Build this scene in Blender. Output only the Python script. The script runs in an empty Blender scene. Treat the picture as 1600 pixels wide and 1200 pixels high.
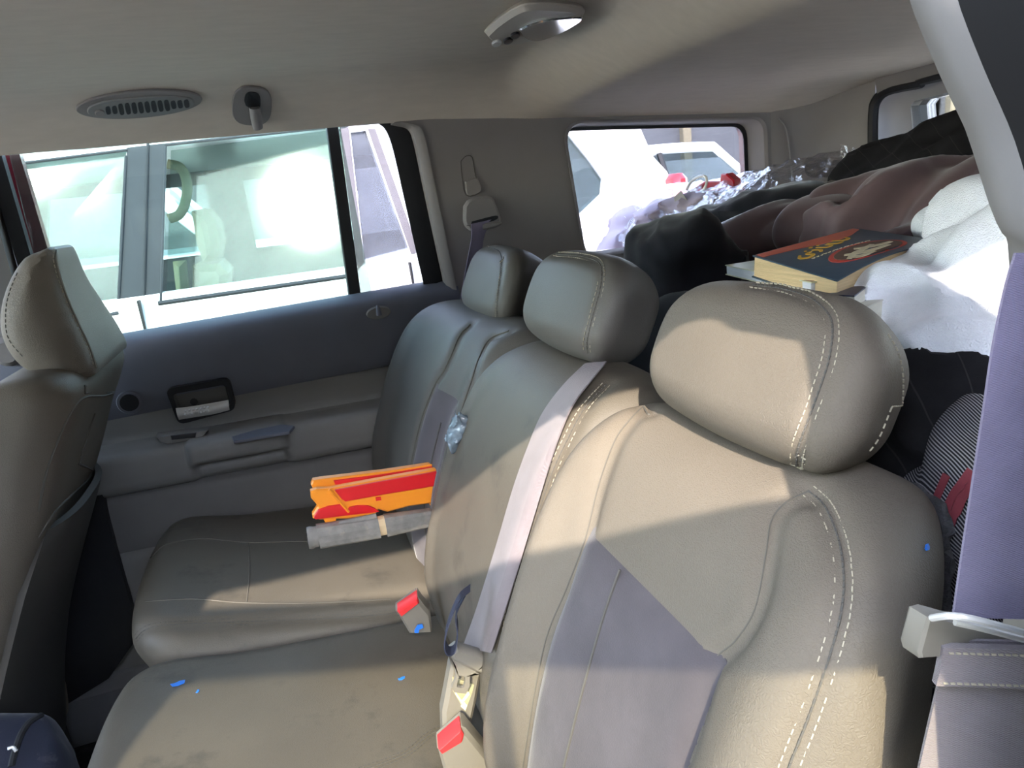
import bpy, math
import numpy as np
from mathutils import Matrix, Vector
from mathutils.bvhtree import BVHTree

# ------------------------------------------------------------------ camera, sky, sun, exposure
SC = bpy.context.scene
COL = SC.collection
ZO = 1.5                                   # eye height above the ground outside
FPX = 1100.0
def _camera_axes():
    v1 = np.array([430.0, 340.0]) - np.array([800.0, 600.0]); s = -0.117
    yc = np.array([v1[0], -v1[1], -FPX]); yc /= np.linalg.norm(yc)
    dx = (-FPX*FPX - v1[1]*(v1[1]-s*v1[0]))/(v1[0]+v1[1]*s)
    xc = np.array([dx, -(v1[1]+s*(dx-v1[0])), -FPX]); xc /= np.linalg.norm(xc)
    return np.array([xc, yc, np.cross(xc, yc)])
R = _camera_axes()
cam = bpy.data.cameras.new('camera'); cam_o = bpy.data.objects.new('camera', cam); COL.objects.link(cam_o)
M = Matrix([list(R[0]), list(R[1]), list(R[2])]).to_4x4(); M.translation = Vector((0, 0, ZO))
cam_o.matrix_world = M
cam.sensor_fit = 'HORIZONTAL'; cam.sensor_width = 36.0; cam.lens = 36.0*FPX/1600.0
cam.clip_start = 0.01; cam.clip_end = 300
SC.camera = cam_o

SUN = np.array([-0.33, -1.0, 0.72]); SUN /= np.linalg.norm(SUN)      # towards the sun
w = bpy.data.worlds.new('sky'); SC.world = w; w.use_nodes = True
nt = w.node_tree; nt.nodes.clear()
sky = nt.nodes.new('ShaderNodeTexSky'); sky.sky_type = 'NISHITA'; sky.sun_disc = False
sky.sun_elevation = math.asin(SUN[2]); sky.sun_rotation = math.atan2(SUN[0], SUN[1])
sky.air_density = 1.0; sky.dust_density = 0.6; sky.ozone_density = 1.0
bg = nt.nodes.new('ShaderNodeBackground'); bg.inputs['Strength'].default_value = 2.0
wo = nt.nodes.new('ShaderNodeOutputWorld')
hs_ = nt.nodes.new('ShaderNodeHueSaturation'); hs_.inputs['Saturation'].default_value = 0.75
nt.links.new(sky.outputs[0], hs_.inputs['Color']); nt.links.new(hs_.outputs[0], bg.inputs[0]); nt.links.new(bg.outputs[0], wo.inputs[0])

sl = bpy.data.lights.new('sun', 'SUN'); sl.energy = 6.8; sl.angle = math.radians(0.7); sl.color = (1.0, 0.90, 0.76)
so = bpy.data.objects.new('sun', sl); COL.objects.link(so)
so.rotation_euler = Vector(SUN).to_track_quat('Z', 'Y').to_euler(); so.location = (-3, -10, 8)

SC.view_settings.view_transform = 'Standard'; SC.view_settings.look = 'None'
SC.view_settings.gamma = 1.0; SC.view_settings.use_curve_mapping = False
SC.view_settings.exposure = 1.2

# ------------------------------------------------------------------ small maths
def ray(px, py): return R @ np.array([px-800.0, -(py-600.0), -FPX])
def at(px, py, X=None, Y=None, Z=None):
    d = ray(px, py)
    t = X/d[0] if X is not None else (Y/d[1] if Y is not None else Z/d[2])
    return t*d
def spline(pts, n=8, closed=False):
    P = np.asarray(pts, float); m = len(P); out = []
    if m < 3 and not closed:
        return np.array([P[0]+(P[-1]-P[0])*t for t in np.linspace(0, 1, n+1)])
    for i in range(m if closed else m-1):
        p1, p2 = P[i], P[(i+1) % m]
        p0 = P[i-1] if (i or closed) else 2*p1-p2
        p3 = P[(i+2) % m] if (closed or i+2 < m) else 2*p2-p1
        for k in range(n):
            t = k/n
            out.append(0.5*((2*p1)+(p2-p0)*t+(2*p0-5*p1+4*p2-p3)*t*t+(3*p1-p0-3*p2+p3)*t**3))
    if not closed: out.append(P[-1])
    return np.array(out)
def resample(P, n):
    P = np.asarray(P, float); s = np.r_[0, np.cumsum(np.linalg.norm(np.diff(P, axis=0), axis=1))]
    t = np.linspace(0, s[-1], n)
    return np.stack([np.interp(t, s, P[:, k]) for k in range(P.shape[1])], 1)
def smax(a, b, r):
    return np.hypot(np.maximum(a+r, 0), np.maximum(b+r, 0))+np.minimum(np.maximum(a+r, b+r), 0)-r
def smin(a, b, k):
    h = np.clip(0.5+0.5*(b-a)/k, 0, 1)
    return b*(1-h)+a*h-k*h*(1-h)
def sstep(a, b, x):
    t = np.clip((x-a)/(b-a), 0, 1); return t*t*(3-2*t)
def noise3(p, seed=0):
    p = np.asarray(p, float); i = np.floor(p).astype(np.int64); f = p-i; u = f*f*(3-2*f)
    def h(a, b, c):
        n = (a*374761393+b*668265263+c*2147483647+seed*974711) & 0xffffffff
        n = ((n ^ (n >> 13))*1274126177) & 0xffffffff
        return ((n ^ (n >> 16)) & 0xffff)/65535.0*2-1
    x, y, z = i[..., 0], i[..., 1], i[..., 2]; ux, uy, uz = u[..., 0], u[..., 1], u[..., 2]
    L = lambda a, b, t: a+(b-a)*t
    return L(L(L(h(x, y, z), h(x+1, y, z), ux), L(h(x, y+1, z), h(x+1, y+1, z), ux), uy),
             L(L(h(x, y, z+1), h(x+1, y, z+1), ux), L(h(x, y+1, z+1), h(x+1, y+1, z+1), ux), uy), uz)
def poly_sdf(p, poly):
    # signed distance (negative inside) of 2D points to a closed polygon
    P = np.asarray(poly, float); Q = np.roll(P, -1, 0); d = np.full(len(p), 1e9); ins = np.zeros(len(p), bool)
    for a, b in zip(P, Q):
        e = b-a; w_ = p-a
        t = np.clip((w_@e)/(e@e+1e-18), 0, 1)
        d = np.minimum(d, ((w_-t[:, None]*e)**2).sum(1))
        c = ((a[1] <= p[:, 1]) & (b[1] > p[:, 1])) | ((b[1] <= p[:, 1]) & (a[1] > p[:, 1]))
        xi = a[0]+(p[:, 1]-a[1])*e[0]/(e[1] if abs(e[1]) > 1e-12 else 1e-12)
        ins ^= c & (p[:, 0] < xi)
    d = np.sqrt(d); return np.where(ins, -d, d)
def seg_dist(p, line):
    d = np.full(len(p), 1e9)
    for a, b in zip(line[:-1], line[1:]):
        e = b-a; w_ = p-a; t = np.clip((w_@e)/(e@e+1e-18), 0, 1)
        d = np.minimum(d, ((w_-t[:, None]*e)**2).sum(1))
    return np.sqrt(d)

# ------------------------------------------------------------------ object builders
WL = {}
def thing(name, label, cat, base, group=None):
    o = bpy.data.objects.new(name, None); COL.objects.link(o); o.empty_display_size = 0.05
    o.location = (base[0], base[1], base[2]+ZO); WL[o.name] = np.array(base, float)
    o['label'] = label; o['category'] = cat
    if group: o['group'] = group
    return o
def tag(o, label, cat, group=None):
    o['label'] = label; o['category'] = cat
    if group: o['group'] = group
    return o
def structure(o, label, cat='car body'):
    o['kind'] = 'structure'; o['label'] = label; o['category'] = cat; return o
def obj(name, V, F, mat, parent=None, smooth=True, label=None, stuff=False):
    V = np.asarray(V, float)
    org = np.array([(V[:, 0].min()+V[:, 0].max())/2, (V[:, 1].min()+V[:, 1].max())/2, V[:, 2].min()])
    me = bpy.data.meshes.new(name)
    me.from_pydata((V-org).tolist(), [], [tuple(int(i) for i in f) for f in F])
    me.materials.append(mat)
    if smooth: me.polygons.foreach_set('use_smooth', [True]*len(me.polygons))
    me.update()
    if smooth and len(F) < 9000: me.set_sharp_from_angle(angle=math.radians(38))
    o = bpy.data.objects.new(name, me); COL.objects.link(o); WL[o.name] = org
    if parent:
        o.parent = parent; o.location = org-WL[parent.name]
    else:
        o.location = (org[0], org[1], org[2]+ZO)
    if label: o['label'] = label
    if stuff: o['kind'] = 'stuff'
    return o
def world_mesh(o):
    n = len(o.data.vertices); co = np.empty(n*3); o.data.vertices.foreach_get('co', co)
    return co.reshape(-1, 3)+WL[o.name]
def bvh_of(*objs):
    V = []; F = []; k = 0
    for o in objs:
        v = world_mesh(o); V += v.tolist(); F += [tuple(i+k for i in p.vertices) for p in o.data.polygons]; k += len(v)
    return BVHTree.FromPolygons(V, F)
def iso(f, lo, hi, h):
    # surface nets over an implicit solid
    lo = np.array(lo, float); hi = np.array(hi, float); n = np.ceil((hi-lo)/h).astype(int)+1
    ax = [lo[k]+h*np.arange(n[k]) for k in range(3)]
    G = np.stack(np.meshgrid(*ax, indexing='ij'), -1).reshape(-1, 3)
    S = f(G).reshape(n)
    ins = S < 0
    acc = np.zeros(tuple(n-1)+(3,)); cnt = np.zeros(tuple(n-1))
    base = np.stack(np.meshgrid(*[np.arange(m-1) for m in n], indexing='ij'), -1).astype(float)
    def corner(c): return tuple(slice(c[k], n[k]-1+c[k]) for k in range(3))
    for a in range(3):
        o1, o2 = [k for k in range(3) if k != a]
        for i in (0, 1):
            for j in (0, 1):
                c0 = [0, 0, 0]; c0[o1] = i; c0[o2] = j; c1 = list(c0); c1[a] = 1
                s0, s1 = S[corner(c0)], S[corner(c1)]; x = (s0 < 0) != (s1 < 0)
                t = np.where(x, s0/np.where(x, s0-s1, 1), 0)
                p = base+np.array(c0); p[..., a] += t
                acc += np.where(x[..., None], p, 0); cnt += x
    act = cnt > 0; idx = -np.ones(act.shape, int); idx[act] = np.arange(act.sum())
    V = lo+h*(acc[act]/cnt[act][:, None])
    Q = []
    for a in range(3):
        b, c = (a+1) % 3, (a+2) % 3
        sl0 = [slice(None)]*3; sl1 = [slice(None)]*3
        sl0[a] = slice(0, n[a]-1); sl1[a] = slice(1, n[a])
        for k in (b, c): sl0[k] = slice(1, n[k]-1); sl1[k] = slice(1, n[k]-1)
        A, B = ins[tuple(sl0)], ins[tuple(sl1)]; e = np.argwhere(A != B)
        if not len(e): continue
        e[:, b] += 1; e[:, c] += 1
        def cell(db, dc):
            q = e.copy(); q[:, b] += db; q[:, c] += dc; return idx[q[:, 0], q[:, 1], q[:, 2]]
        q = np.stack([cell(-1, -1), cell(0, -1), cell(0, 0), cell(-1, 0)], 1)
        s = A[A != B]
        q[~s] = q[~s][:, ::-1]; Q.append(q)
    Q = np.concatenate(Q)
    for _ in range(2):
        e = h*0.2; g = np.zeros_like(V)
        for k in range(3):
            d = np.zeros(3); d[k] = e; g[:, k] = (f(V+d)-f(V-d))/(2*e)
        v = f(V); st = (v/np.maximum((g*g).sum(1), 0.05))[:, None]*g
        V = V-np.clip(st, -h, h)
    return V, Q
def vnormals(V, Q):
    n = np.zeros_like(V); a = np.cross(V[Q[:, 2]]-V[Q[:, 0]], V[Q[:, 3]]-V[Q[:, 1]])
    for k in range(4): np.add.at(n, Q[:, k], a)
    return n/np.maximum(np.linalg.norm(n, axis=1), 1e-12)[:, None]
def groove(V, Q, lines, depth=0.004, sig=0.006):
    N = vnormals(V, Q)
    for l in lines:
        l = np.asarray(l); m = np.all((V > l.min(0)-0.03) & (V < l.max(0)+0.03), axis=1)
        d = seg_dist(V[m], l)
        V[m] -= N[m]*(depth*np.exp(-(d/sig)**2))[:, None]
    return V
def lattice(P, closed_u=False, closed_v=False):
    # P[nu][nv][3] -> verts, quads
    P = np.asarray(P, float); nu, nv = P.shape[:2]; F = []
    for i in range(nu if closed_u else nu-1):
        for j in range(nv if closed_v else nv-1):
            a, b = (i+1) % nu, (j+1) % nv
            F.append((i*nv+j, a*nv+j, a*nv+b, i*nv+b))
    return P.reshape(-1, 3), F
def join(*parts):
    V = []; F = []; k = 0
    for v, f in parts:
        v = np.asarray(v, float); V.append(v); F += [tuple(int(i)+k for i in q) for q in f]; k += len(v)
    return np.concatenate(V), F
def tube(P, r, n=8, cap=True, closed=False):
    P = np.asarray(P, float); m = len(P); rr = np.broadcast_to(np.asarray(r, float), (m,))
    T = np.gradient(P, axis=0) if not closed else np.roll(P, -1, 0)-np.roll(P, 1, 0)
    T /= np.maximum(np.linalg.norm(T, axis=1), 1e-12)[:, None]
    up = np.array([0, 0, 1.0]) if abs(T[0, 2]) < 0.9 else np.array([1.0, 0, 0])
    rings = []
    u = np.cross(T[0], up)
    for i in range(m):
        u = u-T[i]*(u@T[i]); u /= max(np.linalg.norm(u), 1e-12); v = np.cross(T[i], u)
        a = np.arange(n)*2*math.pi/n
        rings.append(P[i]+rr[i]*(np.cos(a)[:, None]*u+np.sin(a)[:, None]*v))
    V, F = lattice(rings, closed_u=closed, closed_v=True)
    F = [q[::-1] for q in F]
    if cap and not closed: F += [tuple(range(n)), tuple((m-1)*n+k for k in range(n))[::-1]]
    return V, F
def box(c, s, rot=None, bev=0.0):
    # bevelled box: c centre, s full sizes, rot 3x3 (columns = axes)
    hx = np.array(s, float)/2; b = min(bev, 0.49*min(s)) if bev else 0
    if not b:
        V = np.array([[x, y, z] for x in (-1, 1) for y in (-1, 1) for z in (-1, 1)])*hx
        F = [(0, 1, 3, 2), (4, 6, 7, 5), (0, 4, 5, 1), (2, 3, 7, 6), (0, 2, 6, 4), (1, 5, 7, 3)]
    else:
        V = []; ix = {}
        for x in (-1, 1):
            for y in (-1, 1):
                for z in (-1, 1):
                    for k in range(3):
                        p = (hx-b)*np.array([x, y, z]); p[k] = hx[k]*(x, y, z)[k]
                        ix[(x, y, z, k)] = len(V); V.append(p)
        V = np.array(V); F = []
        for k in range(3):
            for s_ in (-1, 1):
                a, c2 = (k+1) % 3, (k+2) % 3; q = []
                for da, dc in ((-1, -1), (1, -1), (1, 1), (-1, 1)):
                    key = [0, 0, 0]; key[k] = s_; key[a] = da; key[c2] = dc; q.append(ix[tuple(key)+(k,)])
                F.append(tuple(q) if s_ > 0 else tuple(q[::-1]))
        for k in range(3):
            a, c2 = (k+1) % 3, (k+2) % 3
            for da in (-1, 1):
                for dc in (-1, 1):
                    q = []
                    for s_, kk in ((-1, a), (1, a), (1, c2), (-1, c2)):
                        key = [0, 0, 0]; key[k] = s_; key[a] = da; key[c2] = dc; q.append(ix[tuple(key)+(kk,)])
                    F.append(tuple(q) if da*dc < 0 else tuple(q[::-1]))
        for x in (-1, 1):
            for y in (-1, 1):
                for z in (-1, 1):
                    q = [ix[(x, y, z, k)] for k in range(3)]
                    F.append(tuple(q) if x*y*z > 0 else tuple(q[::-1]))
    if rot is not None: V = V@np.asarray(rot).T
    return V+np.asarray(c, float), F
def prism(outline, d, bev=0.0, hole=None):
    # outline: Nx3 points (one side); d: 3-vector to the other side; small bevel shrinks both faces
    P = np.asarray(outline, float); d = np.asarray(d, float); n = len(P); dn = d/np.linalg.norm(d); c = P.mean(0)
    def inset(Q, b):
        e1 = Q-np.roll(Q, 1, 0); e2 = np.roll(Q, -1, 0)-Q
        n1 = np.cross(dn, e1); n2 = np.cross(dn, e2)
        nn = n1/np.maximum(np.linalg.norm(n1, axis=1), 1e-9)[:, None]+n2/np.maximum(np.linalg.norm(n2, axis=1), 1e-9)[:, None]
        nn /= np.maximum(np.linalg.norm(nn, axis=1), 0.3)[:, None]
        A = Q+b*nn; B = Q-b*nn
        area = lambda W: abs(np.linalg.norm(np.cross(W-c, np.roll(W, -1, 0)-c).sum(0)))
        return A if area(A) < area(B) else B
    rings = [P, P+d] if not bev else [inset(P, bev), P+dn*bev, P+d-dn*bev, inset(P, bev)+d]
    V, F = lattice(rings, closed_v=True)
    m = len(rings)
    F += [tuple(range(n))[::-1], tuple((m-1)*n+k for k in range(n))]
    nrm = np.cross(P-c, np.roll(P, -1, 0)-c).sum(0)
    if nrm@d < 0: F = [q[::-1] for q in F]
    return V, F
def frame(outer, inner, d):
    # ring between two equally long outlines, extruded by d
    A = np.asarray(outer, float); B = np.asarray(inner, float); d = np.asarray(d, float)
    return lattice([A, B, B+d, A+d], closed_u=True, closed_v=True)
def sheet(P, thick, nrm=None):
    # grid of points given thickness along its normal (or nrm)
    P = np.asarray(P, float); nu, nv = P.shape[:2]
    if nrm is None:
        du = np.gradient(P, axis=0); dv = np.gradient(P, axis=1); N = np.cross(du, dv)
        N /= np.maximum(np.linalg.norm(N, axis=2), 1e-12)[..., None]
    else: N = np.broadcast_to(np.asarray(nrm, float), P.shape)
    V1, F1 = lattice(P); V2, F2 = lattice(P-N*thick); k = nu*nv
    F = list(F1)+[tuple(i+k for i in q[::-1]) for q in F2]
    b = [i*nv for i in range(nu)]+[(nu-1)*nv+j for j in range(1, nv)]+[i*nv+nv-1 for i in range(nu-2, -1, -1)]+[j for j in range(nv-2, 0, -1)]
    for i in range(len(b)):
        p, q = b[i], b[(i+1) % len(b)]; F.append((q, p, p+k, q+k))
    return np.concatenate([V1, V2]), F
def round_poly(P, r, n=5):
    P = np.asarray(P, float); out = []; m = len(P)
    rr = r if hasattr(r, '__len__') else [r]*m
    for i in range(m):
        a, b, c = P[i-1], P[i], P[(i+1) % m]
        ra = min(rr[i], 0.45*np.linalg.norm(a-b), 0.45*np.linalg.norm(c-b))
        if ra < 1e-6: out += [b]*(n+1); continue
        p = b+(a-b)/np.linalg.norm(a-b)*ra; q = b+(c-b)/np.linalg.norm(c-b)*ra
        for t in np.linspace(0, 1, n+1): out.append((1-t)**2*p+2*t*(1-t)*b+t*t*q)
    return np.array(out)
def pix(bvh, pts, n=10, off=0.0):
    # photograph points carried onto a built surface: positions and normals
    Q = spline(pts, n); out = []; nn = []; hits = []
    for x, y in Q:
        d = Vector(ray(x, y)).normalized(); hits.append((d, bvh.ray_cast(Vector((0, 0, 0)), d)))
    ds = [h[3] for d, h in hits if h[0] is not None]; dm = float(np.median(ds)) if ds else 0.8
    for d, h in hits:
        if h[0] is None: h = bvh.find_nearest(d*dm)      # just off the silhouette: take the nearest surface point
        elif ds and abs(h[3]-dm) > 0.35: continue
        nrm = h[1] if h[1].dot(d) < 0 else -h[1]
        out.append(np.array(h[0]+nrm*off)); nn.append(np.array(nrm))
    return np.array(out), np.array(nn)
def drop(bvh, y, z, off=0.0, x0=-0.6):
    h = bvh.ray_cast(Vector((x0, y, z)), Vector((1, 0, 0)))
    if h[0] is None: return None, None
    n = h[1] if h[1].x < 0 else -h[1]
    return np.array(h[0]+n*off), np.array(n)
def dashes(P, N, pitch=0.0046, fill=0.62, w_=0.00065, hgt=0.0006, side=0.0):
    # row of thread stitches along a surface line; side shifts the row sideways on the surface
    P = np.asarray(P, float); N = np.asarray(N, float)
    T = np.gradient(P, axis=0); T /= np.maximum(np.linalg.norm(T, axis=1), 1e-12)[:, None]
    B = np.cross(T, N); P = P+B*side
    s = np.r_[0, np.cumsum(np.linalg.norm(np.diff(P, axis=0), axis=1))]; parts = []
    I = lambda A, t: np.array([np.interp(t, s, A[:, k]) for k in range(3)])
    for t in np.arange(pitch*0.5, s[-1]-pitch*0.5, pitch):
        a, b = I(P, t-pitch*fill/2), I(P, t+pitch*fill/2); n = I(N, t); n /= np.linalg.norm(n)
        ax = b-a; L = np.linalg.norm(ax)
        if L < 1e-5 or L > 3*pitch: continue
        ax /= L; c = np.cross(n, ax)
        parts.append(box((a+b)/2+n*hgt*0.5, (L, w_, hgt*2), np.stack([ax, c, n], 1)))
    return join(*parts) if parts else None
def ribbon(A, B, thick=0.0014, across=4):
    # strap between two edge lines
    A = np.asarray(A, float); B = np.asarray(B, float)
    P = np.array([[a+(b-a)*t for t in np.linspace(0, 1, across)] for a, b in zip(A, B)])
    return sheet(P, thick)

# ------------------------------------------------------------------ materials (all procedural)
def mat(name, col, rough=0.55, var=0.08, vscale=14.0, bump=0.0, bscale=400.0, kind='noise', metal=0.0, spec=0.4,
        col2=None, c2scale=6.0, c2range=(0.5, 0.7), sheen=0.0, coat=0.0, stretch=(1, 1, 1), bdist=0.001, sss=0.0):
    m = bpy.data.materials.new(name); m.use_nodes = True; t = m.node_tree; b = t.nodes['Principled BSDF']
    L = t.links.new; N = t.nodes.new
    tc = N('ShaderNodeTexCoord'); mp = N('ShaderNodeMapping'); mp.inputs['Scale'].default_value = stretch
    L(tc.outputs['Object'], mp.inputs[0])
    n1 = N('ShaderNodeTexNoise'); n1.inputs['Scale'].default_value = vscale; n1.inputs['Detail'].default_value = 5; L(mp.outputs[0], n1.inputs['Vector'])
    rp = N('ShaderNodeValToRGB'); rp.color_ramp.elements[0].position = 0.3; rp.color_ramp.elements[1].position = 0.7
    rp.color_ramp.elements[0].color = tuple(c*(1-var) for c in col)+(1,); rp.color_ramp.elements[1].color = tuple(min(1, c*(1+var)) for c in col)+(1,)
    L(n1.outputs[0], rp.inputs[0]); out = rp.outputs[0]
    if col2:
        n2 = N('ShaderNodeTexNoise'); n2.inputs['Scale'].default_value = c2scale; n2.inputs['Detail'].default_value = 6; n2.inputs['Roughness'].default_value = 0.65
        L(tc.outputs['Object'], n2.inputs['Vector'])
        r2 = N('ShaderNodeMapRange'); r2.inputs[1].default_value, r2.inputs[2].default_value = c2range; L(n2.outputs[0], r2.inputs[0])
        mx = N('ShaderNodeMix'); mx.data_type = 'RGBA'; L(r2.outputs[0], mx.inputs[0]); L(out, mx.inputs[6]); mx.inputs[7].default_value = tuple(col2)+(1,)
        out = mx.outputs[2]
    L(out, b.inputs['Base Color'])
    b.inputs['Roughness'].default_value = rough; b.inputs['Metallic'].default_value = metal; b.inputs['Specular IOR Level'].default_value = spec
    if sheen: b.inputs['Sheen Weight'].default_value = sheen; b.inputs['Sheen Roughness'].default_value = 0.4
    if coat: b.inputs['Coat Weight'].default_value = coat
    if bump:
        if kind == 'leather':
            v = N('ShaderNodeTexVoronoi'); v.feature = 'DISTANCE_TO_EDGE'; v.inputs['Scale'].default_value = bscale
            nd = N('ShaderNodeTexNoise'); nd.inputs['Scale'].default_value = bscale*0.5; L(mp.outputs[0], nd.inputs['Vector'])
            ad = N('ShaderNodeMix'); ad.data_type = 'VECTOR'; ad.inputs[0].default_value = 0.006; L(mp.outputs[0], ad.inputs[4]); L(nd.outputs[1], ad.inputs[5])
            L(ad.outputs[1], v.inputs['Vector']); h = v.outputs['Distance']
            mm = N('ShaderNodeMath'); mm.operation = 'SMOOTH_MIN'; mm.inputs[1].default_value = 0.25; mm.inputs[2].default_value = 0.2; L(h, mm.inputs[0]); h = mm.outputs[0]
        elif kind == 'weave':
            wv = N('ShaderNodeTexWave'); wv.inputs['Scale'].default_value = bscale; wv.bands_direction = 'Z'; L(mp.outputs[0], wv.inputs['Vector'])
            w2 = N('ShaderNodeTexWave'); w2.inputs['Scale'].default_value = bscale; w2.bands_direction = 'DIAGONAL'; L(mp.outputs[0], w2.inputs['Vector'])
            mm = N('ShaderNodeMath'); L(wv.outputs['Fac'], mm.inputs[0]); L(w2.outputs['Fac'], mm.inputs[1]); h = mm.outputs[0]
        else:
            nb = N('ShaderNodeTexNoise'); nb.inputs['Scale'].default_value = bscale; nb.inputs['Detail'].default_value = 3; L(mp.outputs[0], nb.inputs['Vector']); h = nb.outputs[0]
        bp = N('ShaderNodeBump'); bp.inputs['Strength'].default_value = bump; bp.inputs['Distance'].default_value = bdist
        L(h, bp.inputs['Height']); L(bp.outputs[0], b.inputs['Normal'])
    return m
def glass(name, tint, dust=0.06, dustcol=(0.75, 0.78, 0.74), rough=0.02, refl=1.0, patchy=0.0):
    m = bpy.data.materials.new(name); m.use_nodes = True; t = m.node_tree; t.nodes.clear(); N = t.nodes.new; L = t.links.new
    o = N('ShaderNodeOutputMaterial'); tr = N('ShaderNodeBsdfTransparent'); tr.inputs[0].default_value = tuple(tint)+(1,)
    gl = N('ShaderNodeBsdfGlossy'); gl.distribution = 'BECKMANN'; gl.inputs['Roughness'].default_value = rough; gl.inputs[0].default_value = (1, 1, 1, 1)
    df = N('ShaderNodeBsdfDiffuse'); df.inputs[0].default_value = tuple(dustcol)+(1,)
    fr = N('ShaderNodeFresnel'); fr.inputs[0].default_value = 1.5
    m1 = N('ShaderNodeMixShader'); m1.inputs[0].default_value = dust; L(tr.outputs[0], m1.inputs[1]); L(df.outputs[0], m1.inputs[2])
    if patchy:
        tc = N('ShaderNodeTexCoord'); n = N('ShaderNodeTexNoise'); n.inputs['Scale'].default_value = 3.0; n.inputs['Detail'].default_value = 6; L(tc.outputs['Object'], n.inputs['Vector'])
        r = N('ShaderNodeMapRange'); r.inputs[1].default_value = 0.3; r.inputs[2].default_value = 0.75; r.inputs[3].default_value = dust*(1-patchy); r.inputs[4].default_value = dust*(1+patchy)
        L(n.outputs[0], r.inputs[0]); L(r.outputs[0], m1.inputs[0])
    m2 = N('ShaderNodeMixShader'); mu = N('ShaderNodeMath'); mu.operation = 'MULTIPLY'; mu.inputs[1].default_value = refl
    L(fr.outputs[0], mu.inputs[0]); L(mu.outputs[0], m2.inputs[0]); L(m1.outputs[0], m2.inputs[1]); L(gl.outputs[0], m2.inputs[2])
    L(m2.outputs[0], o.inputs[0]); return m

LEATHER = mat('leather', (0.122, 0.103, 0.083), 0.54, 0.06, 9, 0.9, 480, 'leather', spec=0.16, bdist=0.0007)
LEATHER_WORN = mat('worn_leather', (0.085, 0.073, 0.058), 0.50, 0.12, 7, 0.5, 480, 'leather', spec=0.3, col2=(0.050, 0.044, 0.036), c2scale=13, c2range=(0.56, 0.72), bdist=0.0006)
LEATHER_FAR = mat('shade_darkened_leather', (0.084, 0.077, 0.069), 0.5, 0.06, 9, 0.4, 420, 'leather', spec=0.28, bdist=0.0006)  # same upholstery in a darker copy, far-side shade put into the colour
SUEDE = mat('suede', (0.076, 0.066, 0.073), 0.95, 0.14, 16, 0.5, 900, spec=0.1, sheen=0.2, col2=(0.062, 0.055, 0.062), c2scale=14, c2range=(0.5, 0.75), bdist=0.0005)
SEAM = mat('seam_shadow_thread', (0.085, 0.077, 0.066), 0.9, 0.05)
THREAD = mat('tan_thread', (0.34, 0.30, 0.23), 0.8, 0.08)
THREAD_DARK = mat('dark_thread', (0.07, 0.065, 0.06), 0.85, 0.05)
PIPING = mat('welt_piping', (0.17, 0.155, 0.13), 0.5, 0.06)
CARPET = mat('seat_back_carpet', (0.085, 0.082, 0.085), 1.0, 0.3, 120, 1.0, 700, spec=0.05, bdist=0.002)
FLOORC = mat('floor_carpet', (0.022, 0.021, 0.022), 1.0, 0.4, 60, 1.0, 500, spec=0.05, bdist=0.002)
HEADLINER = mat('headliner_cloth', (0.52, 0.455, 0.385), 0.95, 0.04, 60, 0.25, 900, spec=0.1, stretch=(0.35, 1, 1), bdist=0.0005)
TRIM = mat('grey_beige_trim', (0.190, 0.172, 0.165), 0.6, 0.05, 10, 0.15, 900, spec=0.35, bdist=0.0004)
TRIM_LIGHT = mat('light_trim', (0.20, 0.19, 0.19), 0.6, 0.05, 10, 0.1, 900, spec=0.35, bdist=0.0004)
DOOR_DARK = mat('slate_door_plastic', (0.115, 0.120, 0.150), 0.6, 0.06, 12, 0.2, 900, spec=0.35, bdist=0.0005)
DOOR_MID = mat('taupe_door_plastic', (0.185, 0.178, 0.172), 0.6, 0.05, 12, 0.15, 900, spec=0.35, bdist=0.0004)
DOOR_LOW = mat('dark_taupe_door_plastic', (0.135, 0.128, 0.124), 0.65, 0.05, 12, 0.15, 900, spec=0.3, bdist=0.0004)
BLACK = mat('black_rubber', (0.012, 0.012, 0.014), 0.6, 0.1, 20, spec=0.3)
BLACK_GLOSS = mat('black_plastic', (0.012, 0.012, 0.015), 0.3, 0.1, 20, spec=0.5)
RED_PAINT = mat('dark_red_car_paint', (0.09, 0.006, 0.01), 0.25, 0.05, 20, spec=0.5, coat=0.6)
CHROME = mat('satin_metal', (0.58, 0.57, 0.56), 0.35, 0.05, 20, metal=0.4)
MIRROR = mat('lamp_lens', (0.75, 0.75, 0.74), 0.12, 0.02, 20, metal=0.9)
WEB = mat('belt_webbing', (0.19, 0.16, 0.172), 0.7, 0.05, 60, 0.6, 650, 'weave', spec=0.3, sheen=0.15, bdist=0.0006)
WEB_DARK = mat('violet_grey_webbing', (0.24, 0.205, 0.30), 0.75, 0.06, 60, 0.6, 650, 'weave', spec=0.25, sheen=0.15, bdist=0.0006)
PLASTIC = mat('grey_beige_plastic', (0.165, 0.15, 0.13), 0.45, 0.06, 14, 0.05, 900, spec=0.4, bdist=0.0003)
RED_BTN = mat('red_button', (0.62, 0.03, 0.035), 0.35, 0.05, 20, spec=0.5)
GLASS_GREEN = glass('green_tinted_glass', (0.60, 0.68, 0.65), dust=0.02, refl=0.45)
GLASS_DARK = glass('dark_privacy_glass', (0.60, 0.60, 0.61), dust=0.01)
GLASS_REAR = glass('rear_tinted_glass', (0.75, 0.75, 0.74), dust=0.02)
GLASS_SCREEN = glass('clear_screen_glass', (0.97, 0.98, 0.97), dust=0.01)
GLASS_CLEAR = glass('side_glass', (0.62, 0.61, 0.63), dust=0.015)
GLASS_PRIV = glass('open_door_glass', (0.80, 0.80, 0.72), dust=0.01)

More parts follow.
